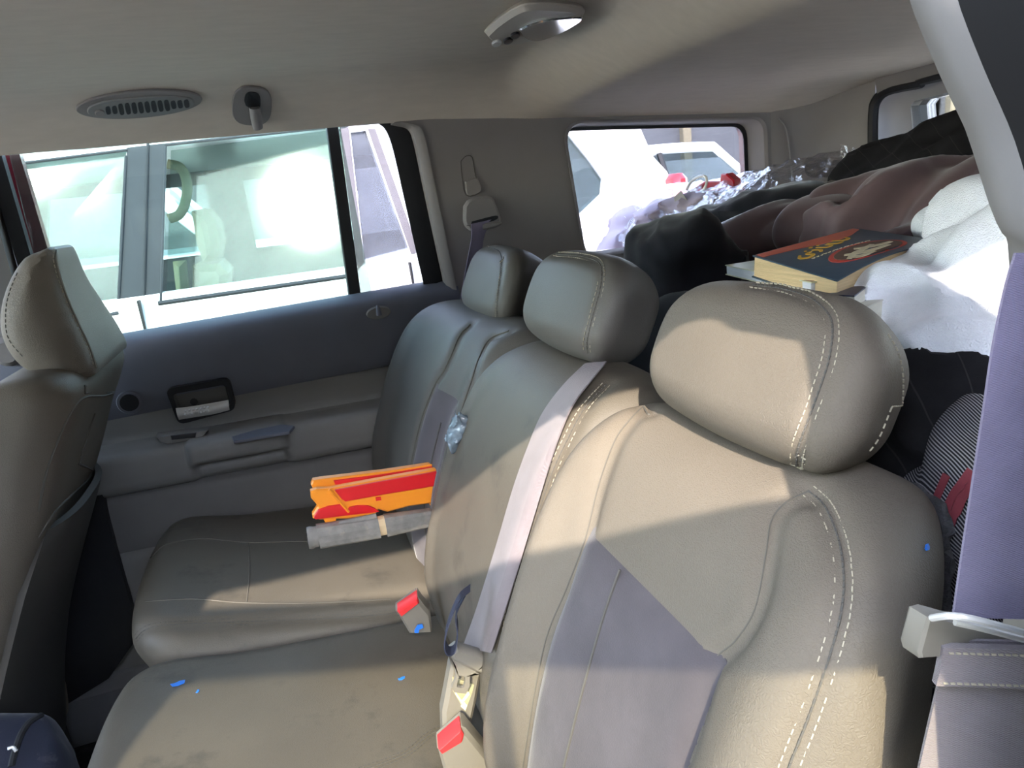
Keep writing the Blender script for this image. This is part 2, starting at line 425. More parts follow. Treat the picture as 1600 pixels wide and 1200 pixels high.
# ------------------------------------------------------------------ the car shell
YC = 0.775
def ceil_z(x, y):
    t = np.abs(y-YC)
    zf = 0.222+0.012*(1-(t/0.67)**2)-0.072*sstep(0.455, 0.60, x)-0.012*np.clip((x-0.6)/0.7, 0, 1)
    ze = 0.152-0.02*sstep(0.2, 0.6, x)-0.035*np.clip((x-0.6)/0.6, 0, 1)
    k = np.clip((t-0.52)/0.155, 0, 1)**2.2
    return zf+(ze-zf)*k
xs = np.r_[np.linspace(-1.5, 0.4, 30), np.linspace(0.42, 0.66, 25), np.linspace(0.7, 1.33, 16)]
ys = np.r_[np.linspace(0.10, 0.30, 18), np.linspace(0.34, 1.2, 20), np.linspace(1.23, 1.452, 20)]
g = np.array([[[x, y, float(ceil_z(x, y))] for y in ys] for x in xs])
ceiling = structure(obj('ceiling', *sheet(g, -0.012), HEADLINER), 'grey beige cloth headliner across the whole car roof', 'ceiling')
gr = np.array([[[x, y, 0.290-0.065*abs((y-YC)/0.72)**5-0.04*max(0, (x-0.3))**2] for y in np.linspace(0.055, 1.495, 31)] for x in np.linspace(-1.5, 1.38, 20)])
obj('roof_skin', *sheet(gr, -0.012), RED_PAINT, ceiling)

def flat_panel(outer, holes, Y, d, r=0.0):
    # XZ outline with holes, at depth Y, thickness d along Y
    from mathutils.geometry import tessellate_polygon
    loops = [np.asarray(outer, float)]+[np.asarray(h, float) for h in holes]
    tri = tessellate_polygon([[Vector((p[0], p[1], 0)) for p in l] for l in loops])
    P = np.concatenate(loops); n = len(P)
    V = np.concatenate([np.c_[P[:, 0], np.full(n, Y), P[:, 1]], np.c_[P[:, 0], np.full(n, Y+d), P[:, 1]]]); F = []
    for a, b, c in tri:
        nz = (P[b, 0]-P[a, 0])*(P[c, 1]-P[a, 1])-(P[b, 1]-P[a, 1])*(P[c, 0]-P[a, 0])
        f = (a, b, c) if nz > 0 else (a, c, b)
        F.append(f if d > 0 else f[::-1]); F.append(tuple(i+n for i in (f[::-1] if d > 0 else f)))
    k = 0
    for l in loops:
        m = len(l)
        for i in range(m): F.append((k+i, k+(i+1) % m, k+n+(i+1) % m, k+n+i))
        k += m
    return V, F
def xz(pts, Y): return np.array([at(px, py, Y=Y)[[0, 2]] for px, py in pts])
def y3(P, Y): return np.c_[np.asarray(P)[:, 0], np.full(len(P), Y), np.asarray(P)[:, 1]]

# far side wall: C pillar, quarter panel, with the quarter window cut out
quarter = round_poly([(0.607, 0.122), (1.098, 0.092), (1.104, -0.16), (0.632, -0.160)], [0.05, 0.035, 0.03, 0.03], 7)
left_edge = spline([(0.255, 0.152), (0.288, 0.140), (0.297, 0.11), (0.303, 0.03), (0.313, -0.10), (0.320, -0.20), (0.325, -0.40), (0.30, -0.62), (0.2, -0.9)], 5)
outer = np.r_[left_edge, [(1.32, -0.9)], [(1.13, 0.12)], [(0.6, 0.15)]]
wall_r = structure(obj('wall_right', *flat_panel(outer, [quarter[::-1]], 1.447, 0.05), TRIM, smooth=False), 'grey beige C-pillar and cargo side trim behind the far door', 'wall')
le2 = left_edge[:34]
P = np.array([[np.array([x+dx, 1.447+dy, z]) for dx, dy in ((0.012, -0.001), (0.004, 0.0), (-0.004, 0.006), (-0.006, 0.02), (-0.004, 0.05))] for x, z in le2])
obj('pillar_edge', *sheet(P, 0.003), TRIM, wall_r)
q2 = [np.array([p*s+(1-s)*quarter.mean(0) for p in quarter]) for s in (1.03, 1.0, 0.985, 0.975)]
P = [y3(q2[0], 1.445), y3(q2[0], 1.443), y3(q2[1], 1.447), y3(q2[2], 1.462), y3(q2[3], 1.50)]
V, F = lattice(P, closed_v=True); obj('window_reveal', V, F, TRIM, wall_r)
P = [y3(q2[1], 1.50), y3(q2[1]*0+np.array([quarter.mean(0)+(p-quarter.mean(0))*np.array([0.955, 0.95]) for p in quarter]), 1.50)]
w2 = structure(obj('window_2', *prism(y3(q2[1]*1.0, 1.503), (0, 0.005, 0)), GLASS_CLEAR, smooth=False), 'quarter window glass beside the cargo pile', 'window')
fr_in = np.array([quarter.mean(0)+(p-quarter.mean(0))*np.array([0.968, 0.955])+np.array([-0.008, -0.004]) for p in quarter])
obj('window_border', *frame(y3(q2[0], 1.500), y3(fr_in, 1.500), (0, 0.0025, 0)), BLACK_GLOSS, w2)
# outer skin of the far side, behind the trim
sk = np.r_[xz([(648, 190), (660, 215), (672, 300), (690, 400), (700, 462)], 1.50), [(0.33, -0.85), (1.36, -0.85), (1.22, 0.13), (0.55, 0.17)]]
sk[:, 0] += 0.0
obj('body_skin', *flat_panel(sk, [np.array([quarter.mean(0)+(p-quarter.mean(0))*1.0 for p in quarter])[::-1]], 1.512, 0.03), RED_PAINT, wall_r, smooth=False)
# faint vertical crease of the C pillar, and the belt height slider slot
# rear corner trim and tailgate
plan = spline([(1.098, 1.50), (1.106, 1.462), (1.125, 1.444), (1.17, 1.434), (1.225, 1.415), (1.27, 1.375), (1.298, 1.325)], 5)
def ceil_top(x, y): return float(ceil_z(min(x, 1.33), min(y, 1.45)))+0.006
P = np.array([[[x, y, z0+(ceil_top(x, y)-z0)*t] for t in np.linspace(0, 1, 8)] for x, y in plan for z0 in (-0.60,)])
t1 = structure(obj('trim_1', *sheet(P, 0.004), TRIM), 'grey beige D-pillar corner trim right of the quarter window', 'trim')
sl_ = at(1222, 190, Y=1.43)
P = [at(x, y, Y=yy) for x, y, yy in ((1217, 185, 1.437), (1228, 200, 1.432), (1234, 235, 1.430), (1238, 275, 1.428), (1240, 300, 1.427))]
obj('trim_joint', *tube(spline(P, 5), 0.0022, 6), TRIM_LIGHT, t1)
def mirY(P): Q = np.array(P); Q[:, 1] = 2*YC-Q[:, 1]; return Q[::-1]
half = [at(x, y, X=1.30) for x, y in ((1368, 330), (1364, 250), (1364, 180), (1370, 156), (1386, 142), (1410, 135), (1440, 129), (1490, 113))]
half = np.array(half); half = np.r_[[[1.30, half[0, 1], -0.6]], half]
full = np.r_[half, mirY(half)]
hb = half[3:]; hz = lambda y: float(np.interp(-y, -hb[:, 1], hb[:, 2]))
P = np.array([[(1.292-0.012*t, y, hz(max(y, 2*YC-y))*(1-t)+(ceil_top(1.3, y)+0.004)*t) for t in np.linspace(0, 1, 5)] for y in np.linspace(1.312, 0.238, 30)])
obj('tailgate_header', *sheet(P, 0.004), TRIM, t1)
d2 = structure(obj('door_3', *tube(spline(full, 4), 0.011, 8), BLACK), 'tailgate with dark seal around its opening, at the rear', 'tailgate')
gt = [at(x, y, X=1.36) for x, y in ((1436, 300), (1436, 220), (1431, 165), (1437, 157), (1560, 126))]
gt = np.array(gt); gt = np.r_[[[1.36, gt[0, 1], -0.13]], gt]; gfull = np.r_[gt, mirY(gt)]
yz_out = np.array([[p[1]+0.09*(1 if p[1] > YC else -1), p[2]+0.02] for p in full]); yz_in = gfull[:, 1:]
V, F = flat_panel(yz_out, [yz_in[::-1]], 0, 0.03); V = np.c_[1.345+V[:, 1]*0.8, V[:, 0], V[:, 2]]
obj('tailgate_panel', V, F, TRIM_LIGHT, d2, smooth=False)
V, F = lattice([gfull+np.array([-0.012, 0, 0]), gfull+np.array([0.03, 0, 0])], closed_v=True); obj('glass_seal', V, F, BLACK, d2, smooth=False)
w3 = structure(obj('window_3', *prism(gfull+np.array([0.03, 0, 0]), (0.005, 0, 0)), GLASS_REAR, smooth=False), 'rear window glass above the dark clothes', 'window')
for k in range(7):
    z = 0.078-0.026*k
    obj('defroster_line', *box((1.386, YC, z), (0.0015, 0.86, 0.0016)), BLACK, w3, smooth=False)

# near side wall (round the photographer): opening of the rear door, quarter window
near_open = [(-0.485, 0.116), (0.03, 0.116), (0.085, 0.116), (0.140, 0.116), (0.176, 0.103), (0.198, 0.082), (0.209, 0.064), (0.214, 0.045), (0.227, 0.023), (0.243, -0.001), (0.258, -0.031), (0.268, -0.045), (0.274, -0.09), (0.274, -0.30), (0.20, -0.55), (0.0, -0.70), (-0.485, -0.75)]

near_q = round_poly([(0.37, 0.155), (1.098, 0.11), (1.104, -0.16), (0.41, -0.160)], 0.03, 4)
out2 = [(-0.66, 0.19), (0.55, 0.19), (1.13, 0.15), (1.33, -0.9), (-0.66, -0.9)]
wall_l = structure(obj('wall_left', *flat_panel(out2, [near_open[::-1], near_q[::-1]], 0.200, -0.03), TRIM, smooth=False), 'near side car wall round the open rear door', 'wall')
no2 = [(-0.57, 0.20), (0.04, 0.205), (0.120, 0.205), (0.175, 0.195), (0.205, 0.150), (0.212, 0.09), (0.212, 0.035), (0.207, -0.01), (0.198, -0.05), (0.200, -0.09), (0.235, -0.13), (0.240, -0.30), (0.16, -0.57), (0.0, -0.72), (-0.57, -0.77)]
obj('body_skin', *flat_panel([(-0.70, 0.235), (0.55, 0.235), (1.15, 0.18), (1.38, -1.15), (-0.70, -1.15)], [no2[::-1], near_q[::-1]], 0.130, -0.03), RED_PAINT, wall_l, smooth=False)
obj('door_jamb', *prism(y3([(0.198, -0.085), (0.30, -0.085), (0.30, -0.70), (0.215, -0.62), (0.206, -0.30), (0.200, -0.18)], 0.100), (0, 0.034, 0)), BLACK, wall_l, smooth=False)
edge = np.array(near_open[0:13]); edge = spline(edge, 4)
def offs(E, d):
    T = np.gradient(E, axis=0); T /= np.linalg.norm(T, axis=1)[:, None]; return E+np.c_[-T[:, 1], T[:, 0]]*d
P = np.array([y3(offs(edge, d), Y) for d, Y in ((0.040, 0.207), (0.022, 0.211), (0.009, 0.209), (0.0, 0.200), (-0.003, 0.191), (0.0, 0.180))])
trim2 = structure(obj('trim_2', *sheet(P, 0.003), TRIM_LIGHT), 'pale pillar trim at the right edge, close to the lens', 'trim')
obj('door_seal', *tube(y3(offs(edge, 0.013), 0.168), 0.010, 8), BLACK, trim2)
er = edge[(edge[:, 1] < 0.075) & (edge[:, 0] > 0.15)]
P = np.array([y3(offs(er, d), Y) for d, Y in ((-0.0012, 0.188), (-0.0012, 0.165), (0.003, 0.13), (0.010, 0.100))])
obj('jamb_rubber', *sheet(P, 0.003), BLACK, trim2)

w4 = structure(obj('window_4', *prism(y3(near_q, 0.140), (0, -0.005, 0)), GLASS_DARK, smooth=False), 'near side dark quarter window glass beside the cargo', 'window')
# floor, firewall, front sides and the ground
floor = structure(obj('floor', *box((-0.15, YC, -0.985), (2.95, 1.36, 0.05)), FLOORC, smooth=False), 'dark carpeted car floor', 'floor')
obj('cargo_floor', *box((0.84, YC, -0.57), (0.92, 1.30, 0.04), bev=0.01), FLOORC, floor, smooth=False)
obj('side_sill', *box((-0.2, 1.47, -0.95), (2.7, 0.14, 0.22), bev=0.02), DOOR_LOW, floor)
obj('firewall', *box((-1.55, YC, -0.62), (0.05, 1.36, 0.75)), BLACK, floor, smooth=False)
GROUND = mat('pale_dusty_ground', (0.42, 0.39, 0.34), 0.95, 0.15, 1.5, 0.4, 30, spec=0.1, bdist=0.01)
ground = structure(obj('ground', *box((10, 10, -1.55), (160, 160, 0.1)), GROUND, smooth=False), 'pale dusty ground of the parking yard outside', 'ground')
# front part of the far side: B pillar and front door below its window
wall_f = structure(obj('wall_front', *flat_panel([(-0.455, 0.17), (-0.53, 0.17), (-0.545, -0.22), (-1.55, -0.26), (-1.55, -1.05), (-0.49, -1.05), (-0.49, -0.6), (-0.462, -0.2)], [], 1.47, 0.07), DOOR_LOW, smooth=False), 'far side B-pillar and front door trim at the left edge', 'wall')
obj('pillar_cover', *sheet(np.array([[(x, y, z) for x, y in ((-0.452, 1.475), (-0.455, 1.462), (-0.47, 1.455), (-0.52, 1.455), (-0.54, 1.462))] for z in np.linspace(-0.55, -0.13, 12)]), 0.004), TRIM, wall_f)
obj('pillar_skin', *flat_panel([(-0.415, 0.17), (-0.60, 0.17), (-0.60, -1.05), (-0.40, -1.05)], [], 1.545, 0.02), RED_PAINT, wall_f, smooth=False)
a = at(12, 550, Y=1.44)
V, F = tube([a+np.array([0, 0.02, 0]), a, a-np.array([0, 0.010, 0])], [0.028, 0.026, 0.018], 16); obj('belt_guide', V, F, TRIM, wall_f)
obj('pillar_foot', *prism(np.array([at(x, y, Y=1.40) for x, y in ((158, 765), (180, 860), (207, 955), (212, 1000), (170, 1060), (90, 1110), (40, 1110), (60, 960), (110, 820))]), (0, 0.02, 0)), BLACK, wall_f, smooth=False)
# open front end: sill of the windscreen only; near side front door below its glass
wall_b = structure(obj('wall_back', *flat_panel([(-0.60, 0.17), (-1.55, 0.17), (-1.55, 0.08), (-0.80, 0.08), (-0.84, -0.22), (-1.55, -0.26), (-1.55, -1.05), (-0.60, -1.05)], [], 0.13, -0.10), DOOR_LOW, smooth=False), 'near side B-pillar and front door, behind the lens', 'wall')

structure(obj('window_5', *prism(np.array([(-1.54, 0.12, -0.24), (-1.54, 1.46, -0.24), (-1.44, 1.44, 0.20), (-1.44, 0.16, 0.20)]), (0.005, 0, 0)), GLASS_SCREEN, smooth=False), 'windscreen glass at the front of the car', 'window')
structure(obj('window_6', *prism(y3([(-1.5, -0.26), (-0.55, -0.22), (-0.54, 0.16), (-1.45, 0.16)], 1.505), (0, 0.005, 0)), GLASS_DARK, smooth=False), 'far side front window glass', 'window')
structure(obj('window_7', *prism(y3([(-1.5, -0.26), (-0.74, -0.22), (-0.72, 0.12), (-1.45, 0.12)], 0.10), (0, 0.005, 0)), GLASS_SCREEN, smooth=False), 'near side front window glass', 'window')
obj('dashboard', *box((-1.40, YC, -0.40), (0.26, 1.30, 0.36), bev=0.06), DOOR_LOW, wall_f)
# ------------------------------------------------------------------ far rear door
door = thing('door_1', 'far rear door with slate upper panel, armrest and tinted window', 'car door', (-0.1, 1.46, -0.9)); door['kind'] = 'structure'
def sweep(name, prof, x0, x1, m, n=24, dz=None, parent=None, th=0.004):
    # prof: list of (Y, z) swept along x; dz(x) lifts it
    P = np.array([[(x, y, z+(dz(x) if dz else 0)) for y, z in prof] for x in np.linspace(x0, x1, n)])
    return obj(name, *sheet(P, th), m, parent or door)
rise = lambda x: -0.012*(x+0.08)/0.6
belt = lambda x: 0.012*(x+0.1)/0.6
up = sweep('upper_panel', spline([(1.515, -0.183), (1.49, -0.178), (1.462, -0.184), (1.446, -0.20), (1.444, -0.25), (1.448, -0.318), (1.462, -0.326)], 4), -0.53, 0.335, DOOR_DARK, 24, belt)
mid = sweep('middle_panel', spline([(1.462, -0.318), (1.452, -0.326), (1.452, -0.35), (1.455, -0.375), (1.452, -0.392)], 4), -0.53, 0.33, DOOR_MID, 24, rise)
ARM0 = np.array([(1.456, -0.385), (1.44, -0.392), (1.412, -0.396), (1.400, -0.404), (1.398, -0.430), (1.400, -0.445), (1.402, -0.458), (1.412, -0.470), (1.44, -0.478)])
ARM1 = np.array([(1.456, -0.385), (1.42, -0.389), (1.390, -0.393), (1.376, -0.401), (1.375, -0.424), (1.392, -0.432), (1.426, -0.438), (1.420, -0.462), (1.44, -0.478)])
def arm_prof(x):
    k = float(sstep(-0.242, -0.228, x)*(1-sstep(-0.070, -0.056, x)))      # bulged pull lip with the scoop under it
    return ARM0*(1-k)+ARM1*k
P = np.array([[(x, y, z+rise(x)) for y, z in spline(arm_prof(x), 3)] for x in np.linspace(-0.53, 0.325, 190)])
obj('armrest', *sheet(P, 0.004), DOOR_MID, door)
low = sweep('lower_panel', spline([(1.45, -0.476), (1.428, -0.486), (1.420, -0.50), (1.424, -0.56), (1.436, -0.60), (1.445, -0.606)], 4), -0.53, 0.30, DOOR_LOW, 24, lambda x: rise(x)*1.5)
sweep('map_pocket', spline([(1.45, -0.602), (1.430, -0.612), (1.425, -0.64), (1.430, -0.72), (1.44, -0.86)], 4), -0.53, 0.25, DOOR_LOW, 24, lambda x: rise(x)*1.8)
obj('door_core', *box((-0.11, 1.50, -0.55), (0.84, 0.06, 0.70)), BLACK, door, smooth=False)
obj('door_skin', *box((-0.11, 1.545, -0.60), (0.86, 0.025, 0.78)), RED_PAINT, door, smooth=False)
c = [at(x, y, Z=-0.388+rise(-0.15)) for x, y in ((362, 682), (400, 671), (440, 663), (460, 665), (452, 674), (405, 682), (365, 689))]
obj('pull_tray', *prism(np.array(c), (0, 0, -0.006), 0.001), DOOR_DARK, door)
# inner release handle: bezel, recess, lever with dimples
Yh = 1.424
bz = [at(x, y, Y=Yh) for x, y in ((258, 608), (358, 591), (369, 640), (279, 664))]
bz = y3(round_poly([p[[0, 2]] for p in bz], 0.014, 5), Yh)
bi = [at(x, y, Y=Yh) for x, y in ((269, 616), (352, 601), (361, 635), (283, 656))]
bi = y3(round_poly([p[[0, 2]] for p in bi], 0.009, 5), Yh)
bez = obj('handle_bezel', *frame(bz, bi, (0, 0.026, 0)), BLACK, door, smooth=False)
V, F = lattice([bi+np.array([0, 0.002, 0]), (bi-bi.mean(0))*0.93+bi.mean(0)+np.array([0, 0.018, 0])], closed_v=True); F = F+[tuple(range(len(bi), 2*len(bi)))]
obj('handle_recess', V, F, DOOR_LOW, door, smooth=False)
A = spline([at(x, y, Y=Yh) for x, y in ((275, 637), (300, 634), (330, 629), (357, 624))], 6); B = spline([at(x, y, Y=Yh) for x, y in ((280, 655), (305, 651), (335, 646), (359, 640))], 6)
P = np.array([[a+(b-a)*t+np.array([0, -0.005*math.sin(math.pi*t)-0.004, 0]) for t in np.linspace(0, 1, 7)] for a, b in zip(A, B)])
lev = obj('release_handle', *sheet(P, -0.006), CHROME, door)
for r_ in range(2):
    for k in range(7):
        p = at(290+5.9*k-1.5*r_*0, 642+r_*6-0.9*k, Y=Yh-0.009)
        obj('grip_dimple', *tube([p, p-np.array([0, 0.0022, 0])], [0.0028, 0.0012], 6), CHROME, lev)
obj('pull_bolt', *tube([at(303, 628, Y=Yh+0.017), at(303, 628, Y=Yh+0.011)], 0.007, 10), BLACK, door)
# window switch on its wedge
c = [at(x, y, Y=1.403) for x, y in ((243, 683), (325, 672), (315, 686), (262, 695), (250, 692))]
sw = obj('switch_plate', *prism(np.array(c), (0, 0.03, 0), 0.003), DOOR_MID, door)
c = [at(x, y, Y=1.400) for x, y in ((266, 681), (307, 676), (305, 684), (268, 688))]
obj('window_switch', *prism(np.array(c), (0, 0.006, 0), 0.0015), BLACK_GLOSS, door)
# small round speaker by the front seat
p = at(203, 628, Y=1.443)
spk = obj('speaker_ring', *tube([p, p-np.array([0, 0.006, 0])], [0.024, 0.021], 24), DOOR_DARK, door)
obj('speaker_grille', *tube([p-np.array([0, 0.004, 0]), p-np.array([0, 0.008, 0])], [0.017, 0.016], 20), BLACK, door)
# lock knob in its oval escutcheon
p = at(590, 485, Y=1.450)
a = np.linspace(0, 2*math.pi, 24, endpoint=False)
E_ = np.stack([p[0]+0.026*np.cos(a), np.full(24, p[1]-0.012)+0.006*np.sin(a)*0, p[2]-0.004+0.014*np.sin(a)], 1)
obj('lock_escutcheon', *prism(E_, (0, 0.014, 0), 0.003), DOOR_MID, door)
obj('lock_knob', *tube([p+np.array([0, -0.012, -0.008]), p+np.array([0, -0.014, 0.004]), p+np.array([0, -0.013, 0.012])], [0.006, 0.0045, 0.0028], 10), DOOR_DARK, door)
# window frame: black channels, divider, panes
Yg = 1.505
gl = xz([(14, 250), (508, 199), (548, 472)], Yg); bl = at(60, 530, Y=Yg)[[0, 2]]
xa, xb = gl[0][0], gl[1][0]
zt, zb = 0.158, -0.20
pane1 = [(-0.432, zb), (0.163, zb), (0.155, zt), (-0.420, zt)]
obj('window_pane', *prism(y3(pane1, Yg), (0, 0.005, 0)), GLASS_GREEN, door, smooth=False)
vent = [at(x, y, Y=Yg)[[0, 2]] for x, y in ((530, 196), (596, 190), (612, 215), (664, 456), (664, 470), (566, 480))]
obj('vent_pane', *prism(y3(vent, Yg+0.001), (0, 0.005, 0)), GLASS_CLEAR, door, smooth=False)
dv = [at(x, y, Y=1.495) for x, y in ((508, 185), (527, 185), (566, 475), (547, 475))]
obj('divider_bar', *prism(np.array(dv), (0, 0.025, 0), 0.002), BLACK, door)
chan_in = [at(x, y, Y=1.49)[[0, 2]] for x, y in ((575, 185), (592, 194), (603, 205), (614, 235), (630, 305), (648, 385), (664, 458), (664, 490))]
chan_out = [at(x, y, Y=1.49)[[0, 2]] for x, y in ((590, 170), (640, 172), (655, 192), (664, 230), (674, 300), (686, 380), (697, 450), (700, 490))]
ci = y3(spline(chan_in, 4), 1.49); co = y3(spline(chan_out, 4), 1.49)
P = np.array([[i, i+(o-i)*0.5+np.array([0, -0.004, 0]), o, o+np.array([0, 0.04, 0])] for i, o in zip(ci, co)])
obj('rear_channel', *sheet(P, -0.02), BLACK, door)
P = np.array([[(xo, y, z) for xo, y in ((-0.425, 1.50), (-0.428, 1.492), (-0.452, 1.490), (-0.458, 1.51))] for z in np.linspace(-0.2, 0.165, 12)])
obj('front_channel', *sheet(P, 0.01), BLACK, door)
obj('window_seal', *box((-0.13, 1.503, -0.186), (0.62, 0.010, 0.012), bev=0.003), BLACK, door)

# ------------------------------------------------------------------ rear seats
PROF = [(0.160, -0.72), (0.135, -0.66), (0.120, -0.60), (0.114, -0.54), (0.114, -0.48), (0.124, -0.43), (0.140, -0.385), (0.158, -0.34), (0.178, -0.295), (0.200, -0.255),
        (0.222, -0.224), (0.246, -0.203), (0.275, -0.190), (0.305, -0.188), (0.335, -0.196), (0.352, -0.22), (0.345, -0.27), (0.325, -0.34), (0.295, -0.45), (0.265, -0.58), (0.25, -0.72)]
_sx = np.arange(0.04, 0.42, 0.004); _sz = np.arange(-0.78, -0.12, 0.004)
_gx, _gz = np.meshgrid(_sx, _sz, indexing='ij')
_SEC = poly_sdf(np.c_[_gx.ravel(), _gz.ravel()], spline(PROF, 4, True)).reshape(_gx.shape)
def section(x, z):
    u = np.clip((x-_sx[0])/0.004, 0, len(_sx)-1.001); v = np.clip((z-_sz[0])/0.004, 0, len(_sz)-1.001)
    i, j = u.astype(int), v.astype(int); a, b = u-i, v-j
    return _SEC[i, j]*(1-a)*(1-b)+_SEC[i+1, j]*a*(1-b)+_SEC[i, j+1]*(1-a)*b+_SEC[i+1, j+1]*a*b
def backrest(y0, y1, bol0, bol1, amp=0.020, recede=0.0, flare=0.0, drop0=0.0, drop1=0.0, mid_sink=0.0, corner=0.11):
    # bol0/bol1: bolster widths at the y0/y1 sides
    def f(p):
        x, y, z = p[:, 0], p[:, 1], p[:, 2]
        b0 = np.exp(-((y-(y0+bol0*0.45))/(bol0*0.38))**2) if bol0 else 0
        b1 = np.exp(-((y-(y1-bol1*0.45))/(bol1*0.38))**2) if bol1 else 0
        fade = sstep(-0.62, -0.50, z)
        xx = x+amp*(b0+b1)*fade-0.006*np.cos((y-y0)/(y1-y0)*math.pi*2)*0-mid_sink*sstep(y0+bol0, y0+bol0+0.05, y)*(1-sstep(y1-bol1-0.05, y1-bol1, y))
        if recede: xx = xx-recede*(1-sstep(y0+0.02, y0+0.20, y))
        t0 = np.clip((y0+corner-y)/corner, 0, 1); t1 = np.clip((y-(y1-corner))/corner, 0, 1)
        zz = z+drop0*t0**2+drop1*t1**2
        d = section(xx, zz)
        lat = np.maximum(y0+flare*np.maximum(0, x-0.215)-y, y-y1)
        return smax(d, lat, 0.035)
    return f
def stitched(parent, bvh, pts, side=0.0036, n=8, double=True, groove_r=0.0007, pixmode=True, colour=None, pitch=0.0046):
    P, N = pix(bvh, pts, n) if pixmode else pts
    if len(P) < 3: return
    P = resample(P, max(12, len(P))); N = resample(N, len(P)); N /= np.linalg.norm(N, axis=1)[:, None]
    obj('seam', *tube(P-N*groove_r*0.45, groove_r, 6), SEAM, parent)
    for s in ((-side, side) if double else (side,)):
        d = dashes(P, N, side=s, pitch=pitch)
        if d: obj('stitching', *d, colour or THREAD, parent, smooth=False, stuff=True)
    d = dashes(P, N, side=0, pitch=pitch*0.9, fill=0.6, w_=0.0009)
    if d: obj('seam_thread', *d, THREAD_DARK, parent, smooth=False, stuff=True)
def welt(parent, bvh, pts, r=0.0009, n=8, m=None, name='welt_seam'):
    P, N = pix(bvh, pts, n)
    if len(P) > 2: obj(name, *tube(P, r, 6), m or SEAM, parent)
def insert_patch(parent, bvh, quad, nu=26, nv=40, off=0.0022, m=None, name='suede_insert'):
    # quad corners in (Y, z): top-left, top-right, bottom-right, bottom-left ; laid on the seat front
    q = np.array(quad, float); P = []; prev = None
    for u in np.linspace(0, 1, nu):
        row = []
        for v in np.linspace(0, 1, nv):
            yz = (q[0]*(1-u)+q[1]*u)*(1-v)+(q[3]*(1-u)+q[2]*u)*v
            e = min(u, 1-u, v, 1-v); lift = off*min(1, e/0.03)-0.0015*(e < 1e-6)
            h, nn = drop(bvh, yz[0], yz[1], 0.0)
            if h is None: h = prev if prev is not None else np.array([0.12, yz[0], yz[1]])
            else: h = h+nn*(lift+0.0008)
            prev = h; row.append(h)
        P.append(row)
    return obj(name, *sheet(np.array(P), 0.0012, (-1, 0, 0)), m or SUEDE, parent)

# near seat
ns = thing('rear_seat', 'large near rear seat with wide leather headrest and violet grey insert', 'car seat', (0.2, 0.39, -0.72))
f = backrest(0.205, 0.566, 0.098, 0.072, 0.024, flare=0.55, drop0=0.020, drop1=0.012)
V, Q = iso(f, (0.05, 0.14, -0.74), (0.38, 0.60, -0.15), 0.0055)
def yzline(f_bvh, pts, n=6):
    out = [drop(f_bvh, y, z)[0] for y, z in spline(pts, n)]; return np.array([p for p in out if p is not None])
tmp = BVHTree.FromPolygons(V.tolist(), Q.tolist())
pl = {'inner': [(1012, 628), (985, 655), (960, 690), (935, 760), (915, 840), (885, 920), (850, 1010), (820, 1180), (815, 1230)],
      'outer': [(1262, 768), (1228, 785), (1205, 815), (1196, 870), (1180, 950), (1150, 1000), (1112, 1038), (1085, 1130), (1062, 1200), (1050, 1260)],
      'double': [(1262, 766), (1288, 790), (1308, 835), (1317, 880), (1318, 930), (1308, 985), (1285, 1060), (1260, 1130), (1232, 1200), (1215, 1250)]}
gl_ = [pix(tmp, pl['inner'], 6)[0], pix(tmp, pl['outer'], 6)[0]]
V = groove(V, Q, gl_, 0.006, 0.009); V = groove(V, Q, [pix(tmp, pl['double'], 6)[0]], 0.0035, 0.007)
nb = obj('backrest', V, Q, LEATHER, ns); nbv = bvh_of(nb)
welt(nb, nbv, pl['inner'], 0.0007); welt(nb, nbv, pl['outer'], 0.0005)
stitched(nb, nbv, pl['double'], side=0.0042)
insert_patch(ns, nbv, [(0.484, -0.268), (0.292, -0.268), (0.288, -0.66), (0.476, -0.66)])
P = [drop(nbv, y, z, 0.0036)[0] for y, z in zip(np.linspace(0.415, 0.395, 30), np.linspace(-0.272, -0.65, 30))]
obj('insert_crease', *tube([p for p in P if p is not None], 0.0011, 5), THREAD_DARK, ns)
# fuzzy grey carpet on the seat's rear, seen as a rim along the outer edge
V, Q = iso(lambda p: np.maximum(smax(section(p[:, 0]-0.005, p[:, 2]+0.018*np.clip((0.315-p[:, 1])/0.11, 0, 1)**2), np.maximum(0.2025+0.55*np.maximum(0, p[:, 0]-0.215)-p[:, 1], p[:, 1]-0.563), 0.03), -(p[:, 0]-0.298-0.22*np.maximum(0, p[:, 2]+0.45)))+0.002*noise3(p*260), (0.1, 0.14, -0.74), (0.42, 0.6, -0.15), 0.007)
obj('rear_carpet', V, Q, CARPET, ns)

# middle seat
ms = thing('rear_seat', 'middle rear seat, narrow with lap of worn leather, belt across it', 'car seat', (0.1, 0.76, -0.72))
f = backrest(0.556, 0.920, 0.07, 0.06, 0.010, drop0=0.01, drop1=0.035, corner=0.11)
V, Q = iso(f, (0.05, 0.53, -0.74), (0.38, 0.985, -0.15), 0.0055)
tmp = BVHTree.FromPolygons(V.tolist(), Q.tolist())
md = [(948, 600), (912, 640), (885, 690), (862, 740), (838, 810), (812, 880), (790, 930), (775, 1010)]
V = groove(V, Q, [pix(tmp, md, 6)[0]], 0.004, 0.008)
mb = obj('backrest', V, Q, LEATHER_WORN, ms); mbv = bvh_of(mb)
stitched(mb, mbv, md, side=0.0042, pitch=0.006)
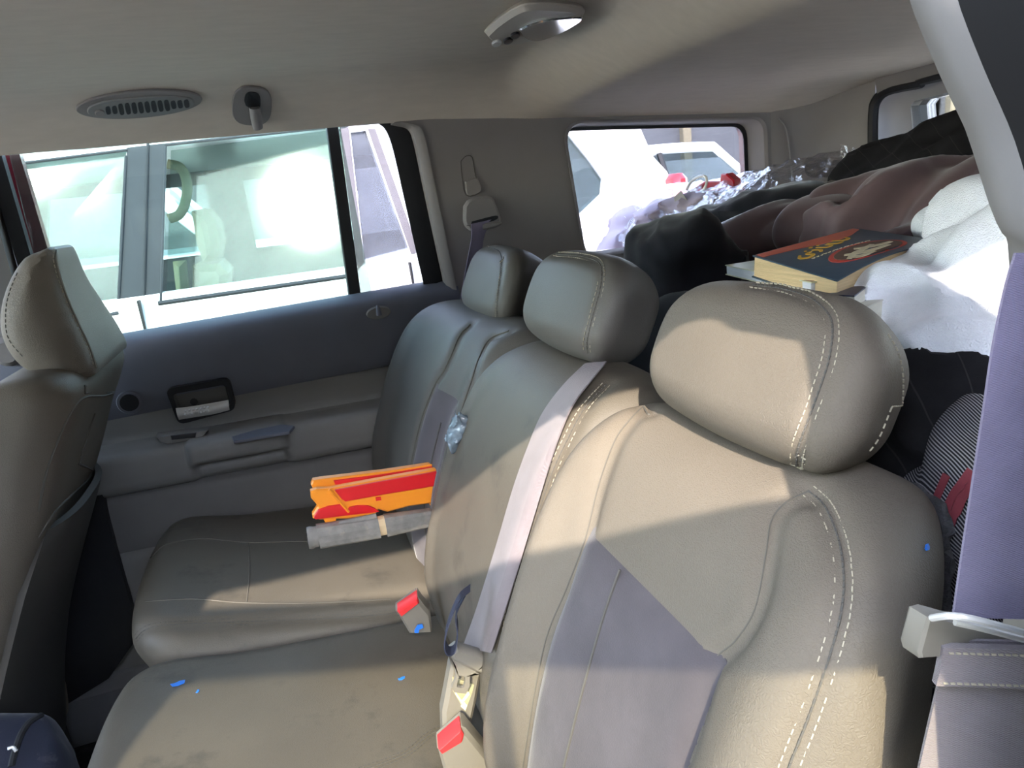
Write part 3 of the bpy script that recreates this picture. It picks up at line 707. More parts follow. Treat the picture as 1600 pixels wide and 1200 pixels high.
# far seat
fs = thing('rear_seat', 'far rear seat beside the door, in shade under the C-pillar belt', 'car seat', (0.2, 1.17, -0.72))
f = backrest(0.912, 1.405, 0.085, 0.105, 0.022, 0.040, drop0=0.010, drop1=0.03)
V, Q = iso(f, (0.05, 0.87, -0.74), (0.38, 1.43, -0.15), 0.0065)
tmp = BVHTree.FromPolygons(V.tolist(), Q.tolist())
fl = {'outer': [(735, 507), (718, 525), (705, 555), (693, 580), (680, 600), (660, 650), (645, 710), (640, 740)], 'inner': [(795, 517), (765, 530), (748, 560), (735, 600), (722, 638), (712, 680), (705, 720)]}
V = groove(V, Q, [pix(tmp, fl['outer'], 6)[0], pix(tmp, fl['inner'], 6)[0]], 0.006, 0.010)
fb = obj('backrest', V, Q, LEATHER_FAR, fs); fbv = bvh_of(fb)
for k in fl: welt(fb, fbv, fl[k], 0.0014)
ia, ib = pix(fbv, [(683, 598), (717, 636)], 1)[0]
insert_patch(fs, fbv, [(ia[1], ia[2]), (ib[1], ib[2]), (ib[1]+0.03, -0.66), (ia[1]+0.01, -0.66)], 18, 26)
P = [drop(fbv, y, z, 0.0036)[0] for y, z in zip(np.linspace(ia[1]*0.5+ib[1]*0.5, ia[1]*0.5+ib[1]*0.5, 20), np.linspace(-0.33, -0.6, 20))]
obj('insert_crease', *tube([p for p in P if p is not None], 0.0012, 5), THREAD_DARK, fs)

# headrests
def headrest(cx, cy, cz, wx, wy, wz, tilt=0.45, taper=0.35, lean=0.0):
    # rounded block: front face towards -X, sides sweeping in to a narrower back
    ct, st = math.cos(tilt), math.sin(tilt)
    def f(p):
        x, y, z = p[:, 0]-cx, p[:, 1]-cy, p[:, 2]-cz
        u = x*ct-z*st; v = x*st+z*ct                     # u: front to back, v: up along the seat
        y2 = y-lean*u
        hw = wy*(1-taper*sstep(-wx, wx, u))*(1-0.10*(v/wz)**2*np.sign(v)*0-0.16*np.clip(v/wz, 0, 1)**2)
        hz = wz*(1-0.12*(y2/wy)**2)*(1-0.12*sstep(-wx*0.2, wx, u))
        bow = 0.010*(1-(y2/wy)**2)+0.006*(1-(v/wz)**2)
        a = np.abs(y2)-hw; b = np.abs(v)-hz; c = np.maximum(-u-wx-bow+0.008, u-wx)
        return smax(smax(a, b, 0.036), c, 0.028)
    lo = (cx-wx-wz*0.5-0.04, cy-wy-0.04, cz-wz-wx*0.5-0.03); hi = (cx+wx+wz*0.5+0.04, cy+wy+0.04, cz+wz+wx*0.5+0.03)
    return f, lo, hi
f, lo, hi = headrest(0.320, 0.406, -0.146, 0.048, 0.116, 0.057)
V, Q = iso(f, lo, hi, 0.004); tmp = BVHTree.FromPolygons(V.tolist(), Q.tolist())
hs = [(1175, 445), (1225, 452), (1265, 465), (1290, 485), (1301, 510), (1296, 560), (1280, 610), (1262, 660), (1248, 700), (1243, 738)]
V = groove(V, Q, [pix(tmp, hs, 6)[0]], 0.0025, 0.006)
nh = obj('headrest', V, Q, LEATHER, ns); stitched(nh, bvh_of(nh), hs, side=0.0040)
P, N = pix(bvh_of(nh), [(1385, 520), (1402, 550), (1410, 590), (1408, 640), (1398, 690), (1380, 738)], 8)
d = dashes(P, N, pitch=0.0052); obj('stitching', *d, THREAD, nh, smooth=False, stuff=True)
f, lo, hi = headrest(0.333, 0.752, -0.143, 0.048, 0.123, 0.060)
V, Q = iso(f, lo, hi, 0.005); tmp = BVHTree.FromPolygons(V.tolist(), Q.tolist())
hs = [(868, 397), (905, 400), (930, 407), (940, 420), (938, 450), (930, 480), (922, 510), (917, 535), (918, 552)]
V = groove(V, Q, [pix(tmp, hs, 6)[0]], 0.0025, 0.006)
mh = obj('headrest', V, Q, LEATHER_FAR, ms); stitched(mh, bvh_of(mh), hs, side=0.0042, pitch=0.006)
f, lo, hi = headrest(0.355, 1.15, -0.160, 0.050, 0.130, 0.066)
V, Q = iso(f, lo, hi, 0.006); tmp = BVHTree.FromPolygons(V.tolist(), Q.tolist())
hs = [(752, 385), (770, 388), (782, 396), (784, 420), (780, 450), (777, 480), (778, 505)]
V = groove(V, Q, [pix(tmp, hs, 6)[0]], 0.0025, 0.006)
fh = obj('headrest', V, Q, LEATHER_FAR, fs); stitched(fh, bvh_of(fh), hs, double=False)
for (s_, cx, cy, cz) in ((ns, 0.335, 0.408, -0.175), (ms, 0.345, 0.752, -0.18), (fs, 0.355, 1.15, -0.18)):
    for dy in (-0.05, 0.05):
        obj('headrest_post', *tube([(cx+0.005, cy+dy, cz+0.03), (cx-0.035, cy+dy, cz-0.05)], 0.006, 8), CHROME, s_)

# cushions
def cushion(y0, y1, x0, x1, ztop_front, ztop_back, bol=0.03, dome=0.012, h_=0.16, r=0.05, corner=0.12):
    yc = (y0+y1)/2; wy = (y1-y0)/2
    def f(p):
        x, y, z = p[:, 0], p[:, 1], p[:, 2]
        k = np.clip((x-x0)/(x1-x0), 0, 1); t = (y-yc)/wy
        zt = ztop_front+(ztop_back-ztop_front)*k+dome*np.cos(np.clip(t, -1, 1)*math.pi/2)+bol*np.exp(-((k-0.12)/0.16)**2)*0.4-0.02*np.clip(1-k/0.10, 0, 1)**2
        fx = x0+0.035*np.abs(t)**3+0.06*np.clip((zt-z)/0.16, 0, 1)
        plan = smax(fx-x, np.maximum(x-x1, np.abs(y-yc)-wy), corner*0.6)
        return smax(np.maximum(z-zt, zt-h_-z), plan, r)
    return f
f = cushion(0.566, 0.950, -0.322, 0.165, -0.545, -0.592)
V, Q = iso(f, (-0.40, 0.55, -0.80), (0.19, 0.98, -0.50), 0.006)
mc = obj('cushion', V, Q, LEATHER_WORN, ms); mcv = bvh_of(mc)
f = cushion(0.948, 1.415, -0.335, 0.165, -0.530, -0.585, r=0.06)
V, Q = iso(f, (-0.40, 0.90, -0.80), (0.19, 1.45, -0.48), 0.007); tmp = BVHTree.FromPolygons(V.tolist(), Q.tolist())
s1 = [(212, 998), (225, 985), (250, 978), (320, 974), (420, 970), (520, 966), (600, 960), (625, 955)]
V = groove(V, Q, [pix(tmp, s1, 6)[0]], 0.003, 0.008)
fc = obj('cushion', V, Q, LEATHER_WORN, fs); fcv = bvh_of(fc)
stitched(fc, fcv, s1, side=0.005, pitch=0.007, colour=THREAD_DARK)
f = cushion(0.215, 0.560, -0.335, 0.165, -0.60, -0.62)
V, Q = iso(f, (-0.40, 0.14, -0.85), (0.19, 0.60, -0.50), 0.008)
obj('cushion', V, Q, LEATHER_WORN, ns)
for pts in ([(235, 872), (262, 850), (320, 842), (388, 848), (480, 846), (560, 850)], [(388, 848), (390, 880), (389, 910), (385, 942)], [(228, 940), (300, 936), (385, 942), (500, 942), (610, 936)]):
    welt(fc, fcv, pts, 0.0012)
stitched(mc, mcv, [(540, 1212), (600, 1192), (640, 1174), (668, 1150), (694, 1137)], side=0.0042, colour=THREAD_DARK)
for s_, y in ((ns, 0.37), (ms, 0.766), (fs, 1.18)):
    obj('seat_base', *box((-0.06, y, -0.845), (0.44, 0.30, 0.24), bev=0.02), BLACK, s_)

# ------------------------------------------------------------------ near rear door, swung a little open beside the lens
TH = math.radians(18.0); HX, HY = -0.575, 0.05
def dmap(V):
    V = np.asarray(V, float); c, s = math.cos(TH), math.sin(TH)
    return np.c_[HX+V[:, 0]*c+V[:, 1]*s, HY-V[:, 0]*s+V[:, 1]*c, V[:, 2]]
ndoor = thing('door_2', 'near rear door standing ajar beside the lens', 'car door', (HX, HY, -0.9)); ndoor['kind'] = 'structure'
def dobj(name, VF, m, **k): return obj(name, dmap(VF[0]), VF[1], m, ndoor, **k)
dobj('door_panel', box((0.41, -0.03, -0.54), (0.82, 0.07, 0.70), bev=0.02), DOOR_LOW)
fo = round_poly([(0.0, -0.20), (0.82, -0.20), (0.83, 0.02), (0.80, 0.170), (0.3, 0.174), (0.0, 0.186)], [0.01, 0.01, 0.02, 0.04, 0.05, 0.01], 6)
fi = round_poly([(0.09, -0.195), (0.765, -0.195), (0.775, 0.0), (0.74, 0.078), (0.3, 0.082), (0.09, 0.088)], [0.01, 0.01, 0.02, 0.04, 0.05, 0.02], 6)
dobj('window_frame', frame(y3(fo, -0.045), y3(fi, -0.045), (0, 0.03, 0)), BLACK, smooth=False)
dobj('window_pane', prism(y3(fi, -0.032), (0, 0.005, 0)), GLASS_PRIV, smooth=False)
dobj('divider_bar', box((0.50, -0.03, -0.06), (0.022, 0.02, 0.29)), BLACK, smooth=False)

# ------------------------------------------------------------------ front passenger seat
fp = thing('front_seat', 'front passenger seat seen from behind, reclined, at the left edge', 'car seat', (-0.45, 1.19, -0.95))
sec = [(-0.286, -0.190), (-0.296, -0.222), (-0.322, -0.270), (-0.350, -0.330), (-0.385, -0.400), (-0.430, -0.490), (-0.480, -0.600), (-0.52, -0.72), (-0.55, -0.86), (-0.74, -0.86), (-0.70, -0.66), (-0.62, -0.44), (-0.54, -0.29), (-0.47, -0.215), (-0.41, -0.178), (-0.35, -0.160), (-0.305, -0.165)]
sec = spline(sec, 4, True)
def fseat(p):
    d = poly_sdf(p[:, [0, 2]]+np.c_[0.03*np.clip((np.abs(p[:, 1]-1.19)-0.12)/0.1, 0, 1)**2, np.zeros(len(p))], sec)
    return smax(d, np.abs(p[:, 1]-1.19)-0.20, 0.035)
V, Q = iso(fseat, (-0.80, 0.96, -0.90), (-0.18, 1.42, -0.12), 0.011)
fpb = obj('backrest', V, Q, LEATHER, fp); fbb = bvh_of(fpb)
for pts in ([(196, 575), (188, 605), (165, 618), (130, 622), (108, 650), (90, 690), (72, 740), (60, 800)], [(182, 655), (165, 700), (140, 745), (115, 770), (85, 800), (60, 840)]):
    welt(fpb, fbb, pts, 0.0020)
# hard black rear shell of the seat back
cl = [(-0.372, -0.375), (-0.388, -0.406), (-0.433, -0.496), (-0.483, -0.606), (-0.522, -0.725), (-0.548, -0.84)]
cl = spline(cl, 4)
P = np.array([[(x+0.014-0.025*abs(t)**3, 1.19+0.175*t*(0.8+0.2*min(1, k/6)), z) for t in np.linspace(-1, 1, 15)] for k, (x, z) in enumerate(cl)])
obj('seat_back_shell', *sheet(P, -0.01), mat('dark_shell_plastic', (0.05, 0.045, 0.04), 0.7, 0.06), fp)
hd = [(85, 389), (62, 393), (38, 405), (14, 445), (3, 490), (8, 530), (30, 565), (62, 585), (105, 592), (152, 583), (138, 545), (118, 500), (98, 445)]
hd = spline([at(x, y, Y=1.105)[[0, 2]] for x, y in hd], 4, True)
def fh_(p):
    d = poly_sdf(p[:, [0, 2]], hd)
    k = sstep(-0.17, 0.03, p[:, 2]); y1 = 1.355-0.13*k
    return smax(d, np.maximum(1.064-p[:, 1], p[:, 1]-y1), 0.042)
V, Q = iso(fh_, (-0.45, 1.04, -0.24), (-0.15, 1.40, 0.06), 0.007)
fhd = obj('headrest', V, Q, LEATHER, fp); fhb = bvh_of(fhd)
P, N = pix(fhb, [(88, 392), (87, 408), (95, 440), (108, 475), (126, 515), (140, 545), (150, 575)], 8)
obj('welt_seam', *tube(P+N*0.0005, 0.0018, 6), PIPING, fhd)
d = dashes(P, N, side=0.006, pitch=0.007); obj('stitching', *d, THREAD, fhd, smooth=False, stuff=True)
P, N = pix(fhb, [(28, 425), (14, 460), (9, 495), (14, 530), (40, 562)], 8)
d = dashes(P, N, pitch=0.007); obj('stitching', *d, THREAD_DARK, fhd, smooth=False, stuff=True)
p = at(130, 597, Y=1.16)
obj('post_collar', *tube([p+np.array([-0.022, 0, 0.004]), p+np.array([0.02, 0, 0.0])], 0.008, 10), BLACK_GLOSS, fp)
for dy in (-0.055, 0.055): obj('headrest_post', *tube([(-0.31, 1.185+dy, -0.12), (-0.325, 1.185+dy, -0.20)], 0.006, 8), CHROME, fp)
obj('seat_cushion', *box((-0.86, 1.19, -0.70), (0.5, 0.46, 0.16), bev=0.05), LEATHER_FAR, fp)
obj('seat_base', *box((-0.80, 1.19, -0.87), (0.5, 0.36, 0.18), bev=0.02), BLACK, fp)

# ------------------------------------------------------------------ roof fittings
cb = bvh_of(ceiling)
def decal(bvh, outline, off=0.0, thick=0.004, bev=0.0012, n=4, smooth_outline=True):
    P, N = pix(bvh, list(outline)+[outline[0]], n) if smooth_outline else pix(bvh, outline, 1)
    if smooth_outline: P, N = P[:-1], N[:-1]
    nm = N.mean(0); nm /= np.linalg.norm(nm)
    P = P-np.outer((P-P.mean(0))@nm, nm)*0.0
    return prism(P+nm*(off+thick), -nm*thick, bev)
def ell(cx, cy, rx, ry, ang=0, n=20, p=2.0):
    a = np.linspace(0, 2*math.pi, n, endpoint=False); c, s = np.cos(a), np.sin(a)
    x = rx*np.sign(c)*np.abs(c)**(2/p); y = ry*np.sign(s)*np.abs(s)**(2/p); k = math.radians(ang)
    return [(cx+u*math.cos(k)-v*math.sin(k), cy+u*math.sin(k)+v*math.cos(k)) for u, v in zip(x, y)]
vt = thing('air_vent', 'oval slatted air vent set in the headliner above the far window', 'vent', at(220, 160, Y=1.33))
obj('vent_housing', *decal(cb, ell(217, 160, 99, 21, -4.5), 0, 0.005), TRIM, vt)
obj('vent_face', *decal(cb, ell(219, 161, 84, 15, -4.5, p=2.4), 0.004, 0.004), DOOR_MID, vt)
for k in range(13):
    x = 168+k*10.2; h_ = 10.5 if 1 < k < 10 else 7.5; y = 166-0.085*(x-168)-0.6
    obj('vent_slot', *decal(cb, ell(x, y, 4.0, h_*0.85, -12, 10, 3), 0.0068, 0.002, 0.0), BLACK, vt, smooth=False)
obj('vent_wheel', *decal(cb, ell(155, 169, 8, 5, 0, 12), 0.007, 0.004), TRIM, vt)
hk = thing('coat_hook', 'small coat hook with dark pivot beside the roof vent', 'hook', at(392, 165, Y=1.38))
obj('hook_plate', *decal(cb, ell(393, 163, 31, 30, 3, 20, 2.8), 0, 0.005), TRIM, hk)
obj('hook_recess', *decal(cb, ell(393, 158, 13, 19, 3, 14, 3), 0.004, 0.003, 0.0), BLACK, hk, smooth=False)
q, nq = pix(cb, [(396, 160), (398, 172), (400, 185)], 2)
obj('hook_arm', *tube([q[0]+nq[0]*0.01, q[2]+nq[2]*0.018, q[-1]+nq[-1]*0.024, at(404, 197, Y=q[-1][1])+np.array([0, -0.02, 0])], [0.009, 0.010, 0.009, 0.007], 10), TRIM_LIGHT, hk)
lp = thing('dome_lamp', 'roof reading lamp with bright lens and two black buttons', 'lamp', at(835, 30, Z=0.215))
obj('lamp_housing', *decal(cb, [(756, 41), (772, 25), (802, 4), (830, -4), (880, -2), (912, 5), (905, 18), (878, 34), (835, 49), (800, 56), (770, 54)], 0, 0.014, 0.006), mat('beige_lamp_plastic', (0.42, 0.38, 0.33), 0.5, 0.04), lp)
obj('lamp_lens', *decal(cb, [(808, 27), (828, 17), (862, 9), (908, 7), (894, 21), (866, 36), (838, 45), (818, 40)], 0.012, 0.006, 0.002), MIRROR, lp)
for x, y, m in ((803, 37, BLACK_GLOSS), (792, 46, BLACK_GLOSS), (774, 50, CHROME)):
    obj('button', *decal(cb, ell(x, y, 8, 4.2, -15, 12), 0.0135, 0.004, 0.001), m, lp)

tb = bvh_of(t1)
obj('storage_recess', *decal(tb, [(1256, 250), (1266, 247), (1316, 246), (1326, 249), (1320, 272), (1264, 276)], 0.001, 0.004, 0.0), BLACK, t1, smooth=False)
# ------------------------------------------------------------------ seat belts
wb = bvh_of(wall_r)
fb_ = thing('seat_belt', 'far seat belt hanging from its slider on the C-pillar', 'seat belt', at(748, 330, Y=1.44))
sl1 = [(718, 250), (737, 244), (746, 300), (727, 304)]
P, N = pix(wb, [(720, 252), (728, 244), (738, 246), (742, 270), (748, 300), (728, 305), (722, 275), (720, 252)], 3)
obj('slider_slot', *tube(P, 0.0009, 6, closed=False), SEAM, fb_)
obj('slider_cover', *decal(wb, [(726, 284), (744, 279), (750, 300), (730, 305)], 0, 0.007, 0.002), TRIM, fb_)
obj('guide_body', *decal(wb, [(722, 322), (732, 311), (762, 307), (772, 322), (779, 345), (770, 356), (735, 360), (722, 348)], 0.004, 0.016, 0.005), TRIM, fb_)
obj('guide_slot', *decal(wb, [(733, 346), (770, 337), (769, 344), (735, 352)], 0.019, 0.003, 0.0), BLACK, fb_, smooth=False)
obj('guide_bar', *decal(wb, [(724, 352), (775, 346), (772, 354), (735, 361)], 0.012, 0.014, 0.003), TRIM, fb_)
A = [at(736, 350, Y=1.418), at(737, 372, Y=1.40), at(730, 410, Y=1.39), at(722, 455, Y=1.385), at(712, 500, Y=1.39)]
B = [at(768, 343, Y=1.425), at(756, 372, Y=1.43), at(752, 410, Y=1.43), at(744, 455, Y=1.43), at(735, 500, Y=1.43)]
obj('webbing', *ribbon(resample(spline(A, 6), 24), resample(spline(B, 6), 24)), WEB_DARK, fb_)

sb = bvh_of(mb, nb, mh)
mbelt = thing('seat_belt', 'pale middle seat belt crossing the seat to its metal latch', 'seat belt', at(750, 1030, Y=0.70))
mbd = bvh_of(mb)
LA = resample(spline([(914, 570), (880, 604), (848, 648), (826, 700), (803, 765), (775, 860), (745, 955), (724, 1012)], 8), 70)
LB = resample(spline([(950, 564), (924, 596), (896, 634), (874, 684), (853, 748), (822, 850), (793, 945), (769, 1020)], 8), 70)
rows = []
for t in np.linspace(0, 1, 6):
    h_, n_ = pix(mbd, (LA*(1-t)+LB*t).tolist(), 1); rows.append(h_)
D_ = np.linalg.norm(np.array(rows), axis=2)                       # distances along the sight lines, smoothed like a taut strap
for _ in range(60):
    D_[:, 1:-1] = np.minimum(D_[:, 1:-1], 0.5*(D_[:, :-2]+D_[:, 2:]))
    D_[1:-1] = np.minimum(D_[1:-1], 0.5*(D_[:-2]+D_[2:]))
Gd = np.array([[ray(*(LA[i]*(1-t)+LB[i]*t)) for i in range(70)] for t in np.linspace(0, 1, 6)]); Gd /= np.linalg.norm(Gd, axis=2)[..., None]
Pb = Gd*(D_-0.010)[..., None]
V, F = sheet(np.transpose(Pb, (1, 0, 2))[::-1], 0.0016); obj('webbing', V, F, WEB, mbelt)
PA, PB = Pb[0], Pb[-1]
SUB = lambda pts, Y: np.array([at(x, y, Y=Y) for x, y in pts])
e0, e1 = PA[-1], PB[-1]; Yl = float((e0[1]+e1[1])/2)-0.030
vb = np.array([0, 0.018, 0])
obj('latch_body', *prism(SUB([(706, 1022), (716, 1014), (768, 1030), (771, 1018), (772, 1038), (766, 1052), (756, 1056), (744, 1052), (708, 1032)], Yl-0.012), vb, 0.003), PLASTIC, mbelt)
obj('latch_tongue', *frame(SUB([(704, 1026), (712, 1040), (713, 1058), (706, 1075), (710, 1082), (728, 1084), (734, 1072), (734, 1058), (742, 1052), (750, 1054)], Yl-0.006), SUB([(716, 1056), (717, 1057), (717, 1058), (714, 1068), (714, 1074), (722, 1075), (725, 1074), (727, 1066), (727, 1058), (722, 1056)], Yl-0.006), (0, 0.004, 0)), PLASTIC, mbelt, smooth=False)
# dark elastic keeper loop
K = spline([at(x, y, Y=yy) for x, y, yy in ((735, 918, Yl+0.012), (716, 935, Yl-0.01), (700, 972, Yl-0.02), (694, 1003, Yl-0.022), (700, 1018, Yl-0.02), (712, 1012, Yl-0.016), (716, 985, Yl-0.012), (714, 955, Yl-0.006), (728, 925, Yl+0.01))], 6)
obj('keeper_loop', *ribbon(K+np.array([0.002, 0.007, 0.0]), K-np.array([0.002, 0.007, 0.0]), 0.0012, 3), mat('navy_elastic', (0.025, 0.028, 0.05), 0.85, 0.1), mbelt)
# stalk under the latch with its triangular worn label
stalk = thing('buckle_stalk', 'grey buckle stalk with a worn triangular label under the latch', 'seat belt buckle', at(720, 1150, Y=0.64))
obj('stalk_body', *prism(SUB([(706, 1040), (756, 1040), (752, 1062), (745, 1100), (735, 1145), (728, 1180), (694, 1180), (692, 1115), (698, 1085)], Yl+0.012), np.array([0, 0.02, 0]), 0.004), PLASTIC, stalk)
lbl = obj('stalk_label', *prism(SUB([(707, 1058), (741, 1070), (738, 1082), (727, 1112), (708, 1080)], Yl+0.0105), np.array([0, 0.002, 0])), mat('olive_foil', (0.33, 0.31, 0.2), 0.35, 0.2, 80), stalk, smooth=False)
for pts in ([(711, 1080), (722, 1095), (732, 1081), (734, 1085), (722, 1100), (712, 1085)], [(720, 1104), (726, 1098), (730, 1102), (727, 1110)]):
    obj('label_mark', *prism(SUB(pts, Yl+0.0095), np.array([0, 0.0012, 0])), mat('label_cream', (0.7, 0.66, 0.5), 0.5), stalk, smooth=False)
def buckle(label, body, btn, lip, Y, cat='seat belt buckle'):
    b = thing('seat_belt_buckle', label, cat, at(*body[0], Y=Y)); v = np.array([0.004, 0.024, 0.004])
    obj('buckle_housing', *prism(SUB(body, Y), v, 0.004), PLASTIC, b)
    r_ = obj('release_button', *prism(SUB(btn, Y-0.0035), v*0.8, 0.002), RED_BTN, b)
    obj('buckle_rim', *prism(SUB(lip, Y+0.004), v*0.7, 0.001), PLASTIC, b)
    return b
buckle('cream belt buckle with red button between middle and far cushions', [(620, 958), (653, 934), (660, 945), (673, 960), (676, 990), (640, 992)], [(621, 957), (652, 936), (655, 944), (627, 965)], [(618, 955), (650, 932), (654, 937), (622, 961)], 0.825)
buckle('belt buckle with red button at the bottom edge of the picture', [(684, 1172), (722, 1139), (728, 1142), (762, 1184), (775, 1230), (700, 1230)], [(685, 1172), (720, 1142), (725, 1150), (722, 1162), (690, 1180)], [(683, 1170), (722, 1138), (728, 1142), (726, 1150)], 0.585)

# near belt, very close to the lens
nbelt = thing('seat_belt', 'near seat belt with a bar adjuster along the right edge', 'seat belt', at(1480, 1200, Y=0.12))
TL = lambda x, y, Y=0.128: at(x, y, Y=Y*1.50)
A = [TL(1588, 395), TL(1572, 450), TL(1553, 540), TL(1538, 640), TL(1520, 760), TL(1502, 880), TL(1490, 965)]
off_ = np.array([0.052, -0.022, -0.005])
A = resample(spline(A, 6), 40)
obj('webbing', *ribbon(A, A+off_, 0.0016, 5), WEB_DARK, nbelt)
A2 = resample(spline([TL(1483, 1000, 0.122), TL(1462, 1090, 0.122), TL(1448, 1150, 0.122), TL(1430, 1230, 0.122)], 6), 30)
obj('webbing', *ribbon(A2, A2+off_*0.92, 0.0016, 5), WEB, nbelt)
A3 = resample(spline([TL(1474, 1012, 0.119), TL(1470, 1040, 0.119), TL(1463, 1072, 0.119)], 4), 10)
V, F = sheet(np.array([[a+(off_*0.90)*t for t in np.linspace(0, 1, 5)] for a in A3]), 0.0035); obj('sewn_fold', V, F, WEB, nbelt)
for k in (1, 8):
    L0 = A3[k]; ln = np.array([L0+off_*0.9*t for t in np.linspace(0.03, 0.97, 30)]); nn = np.tile(np.cross(off_, A3[-1]-A3[0]), (30, 1)); nn /= np.linalg.norm(nn, axis=1)[:, None]
    if nn[0]@(-L0) < 0: nn = -nn
    obj('fold_stitching', *dashes(ln+nn*0.0005, nn, pitch=0.0026, w_=0.0006, hgt=0.0004), THREAD, nbelt, smooth=False, stuff=True)
H_ = [(1452, 966), (1464, 962), (1500, 972), (1560, 984), (1640, 1002), (1640, 1046), (1560, 1030), (1500, 1016), (1478, 1012), (1474, 1028), (1440, 1031), (1437, 1020)]
V, F = prism(np.array([at(x, y, Y=0.180) + (off_*0.0) for x, y in H_])*np.array([1, 1, 1]), np.array([0.0, 0.010, 0.0]), 0.0012)
obj('adjuster_frame', V, F, PLASTIC, nbelt)
bar = resample(spline([at(x, y, Y=yy) for x, y, yy in ((1456, 966, 0.176), (1490, 962, 0.168), (1540, 972, 0.164), (1640, 1000, 0.160))], 5), 14)
obj('adjuster_bar', *tube(bar, 0.0014, 8), CHROME, nbelt)
bar = resample(spline([at(x, y, Y=yy) for x, y, yy in ((1492, 972, 0.173), (1540, 983, 0.169), (1640, 1010, 0.165))], 5), 14)
obj('adjuster_bar', *tube(bar, 0.0014, 8), CHROME, nbelt)

# ------------------------------------------------------------------ toy blaster stuck in the seat gap
ORANGE = mat('orange_toy_plastic', (0.80, 0.26, 0.02), 0.35, 0.05, 20, spec=0.5)
TOYRED = mat('red_toy_plastic', (0.62, 0.015, 0.02), 0.32, 0.08, 30, spec=0.5)
TOYGREY = mat('worn_grey_toy_plastic', (0.19, 0.18, 0.172), 0.5, 0.25, 60, 0.2, 200, spec=0.4, col2=(0.27, 0.24, 0.20), c2scale=70, c2range=(0.55, 0.75), bdist=0.0005)
TOYTAN = mat('tan_toy_plastic', (0.62, 0.47, 0.30), 0.5, 0.1, 40)
toy = thing('toy_blaster', 'orange and red toy blaster with grey barrel, lying in the seat gap', 'toy', at(590, 870, Y=1.0))
G = lambda pts, Y: np.array([at(x, y, Y=Y) for x, y in pts])
def gp(name, pts, Y, d, m, bev=0.0015, par=None): return obj(name, *prism(G(pts, Y), (0, d, 0), bev), m, par or toy, smooth=False)
gp('rear_plate', [(486, 758), (489, 751), (500, 749), (600, 737), (707, 721), (742, 716), (742, 730), (704, 735), (520, 764), (490, 766)], 1.012, 0.014, ORANGE)
gp('rear_panel', [(521, 751), (600, 741), (706, 724), (740, 719), (740, 724), (706, 730), (640, 741), (577, 750), (575, 754), (526, 762)], 1.010, 0.004, TOYRED, 0.0008)
gp('side_plate', [(485, 769), (495, 765), (516, 764), (700, 731), (742, 724), (742, 752), (695, 760), (683, 786), (640, 792), (606, 801), (592, 797), (586, 806), (540, 812), (500, 813), (489, 811), (488, 805), (496, 793), (494, 788), (486, 779)], 0.992, 0.016, ORANGE, 0.003)
gp('upper_panel', [(523, 766), (560, 759), (704, 733), (738, 728), (738, 748), (696, 757), (600, 773), (540, 784), (534, 780)], 0.989, 0.005, TOYRED, 0.0008)
gp('lower_panel', [(497, 797), (514, 791), (535, 788), (543, 798), (546, 793), (558, 790), (575, 790), (585, 794), (593, 800), (540, 806), (493, 812), (490, 808)], 0.989, 0.005, TOYRED, 0.0008)
gp('latch_stud', [(587, 778), (595, 777), (596, 782), (588, 783)], 0.989, 0.004, TOYRED, 0.0006)
P = G([(514, 765), (530, 783), (545, 800)], 0.990); obj('rib', *tube(P, 0.0022, 6), ORANGE, toy)
P = G([(489, 768), (600, 747), (706, 729)], 1.004); obj('rib', *tube(P, 0.0020, 6), ORANGE, toy)
gp('foot', [(505, 811), (526, 809), (524, 822), (516, 824), (508, 817)], 0.992, 0.010, ORANGE)
gp('foot', [(672, 788), (686, 785), (688, 802), (676, 806)], 0.992, 0.010, ORANGE)
# barrel: three faceted sections and the muzzle
def barrel(pl_, pr_, hl, hr, Y, m, name, rad=0.35):
    a0, a1 = at(*pl_, Y=Y), at(*pr_, Y=Y); rings = []
    for a, h in ((a0, hl), (a1, hr)):
        q = round_poly(np.array([(-h*0.8, -h), (h*0.8, -h), (h*0.8, h), (-h*0.8, h)]), h*rad*2, 3)
        rings.append(np.array([a+np.array([0, u, v]) for u, v in q]))
    V, F = lattice(rings, closed_v=True); n = len(rings[0]); F += [tuple(range(n))[::-1], tuple(range(n, 2*n))]
    return obj(name, V, F, m, toy, smooth=False)
Yb = 0.975
barrel((497, 838), (592, 823), 0.0175, 0.0165, Yb, TOYGREY, 'barrel_section')
barrel((592, 822), (602, 820), 0.0140, 0.0140, Yb, TOYTAN, 'barrel_band')
barrel((602, 821), (674, 808), 0.0165, 0.0135, Yb, TOYGREY, 'barrel_section')
barrel((672, 809), (735, 797), 0.0120, 0.0120, Yb, TOYGREY, 'barrel_section')
barrel((530, 818), (588, 806), 0.0040, 0.0040, Yb-0.002, TOYGREY, 'barrel_rib')
mz = [at(x, y, Y=Yb) for x, y in ((481, 841), (486, 840), (491, 839), (497, 838))]
V, F = tube(mz, [0.0155, 0.0165, 0.0150, 0.0150], 16); mzo = obj('muzzle', V, F, TOYGREY, toy)
obj('muzzle_bore', *tube([mz[0]+np.array([-0.001, 0, 0]), mz[0]+np.array([0.003, 0, 0])], 0.008, 12), BLACK, mzo)
gp('grip', [(690, 790), (742, 780), (760, 870), (735, 905), (712, 895)], 0.972, 0.022, ORANGE, 0.004)
gp('trigger', [(672, 806), (682, 803), (680, 822), (674, 828)], 0.975, 0.008, TOYTAN, 0.001)

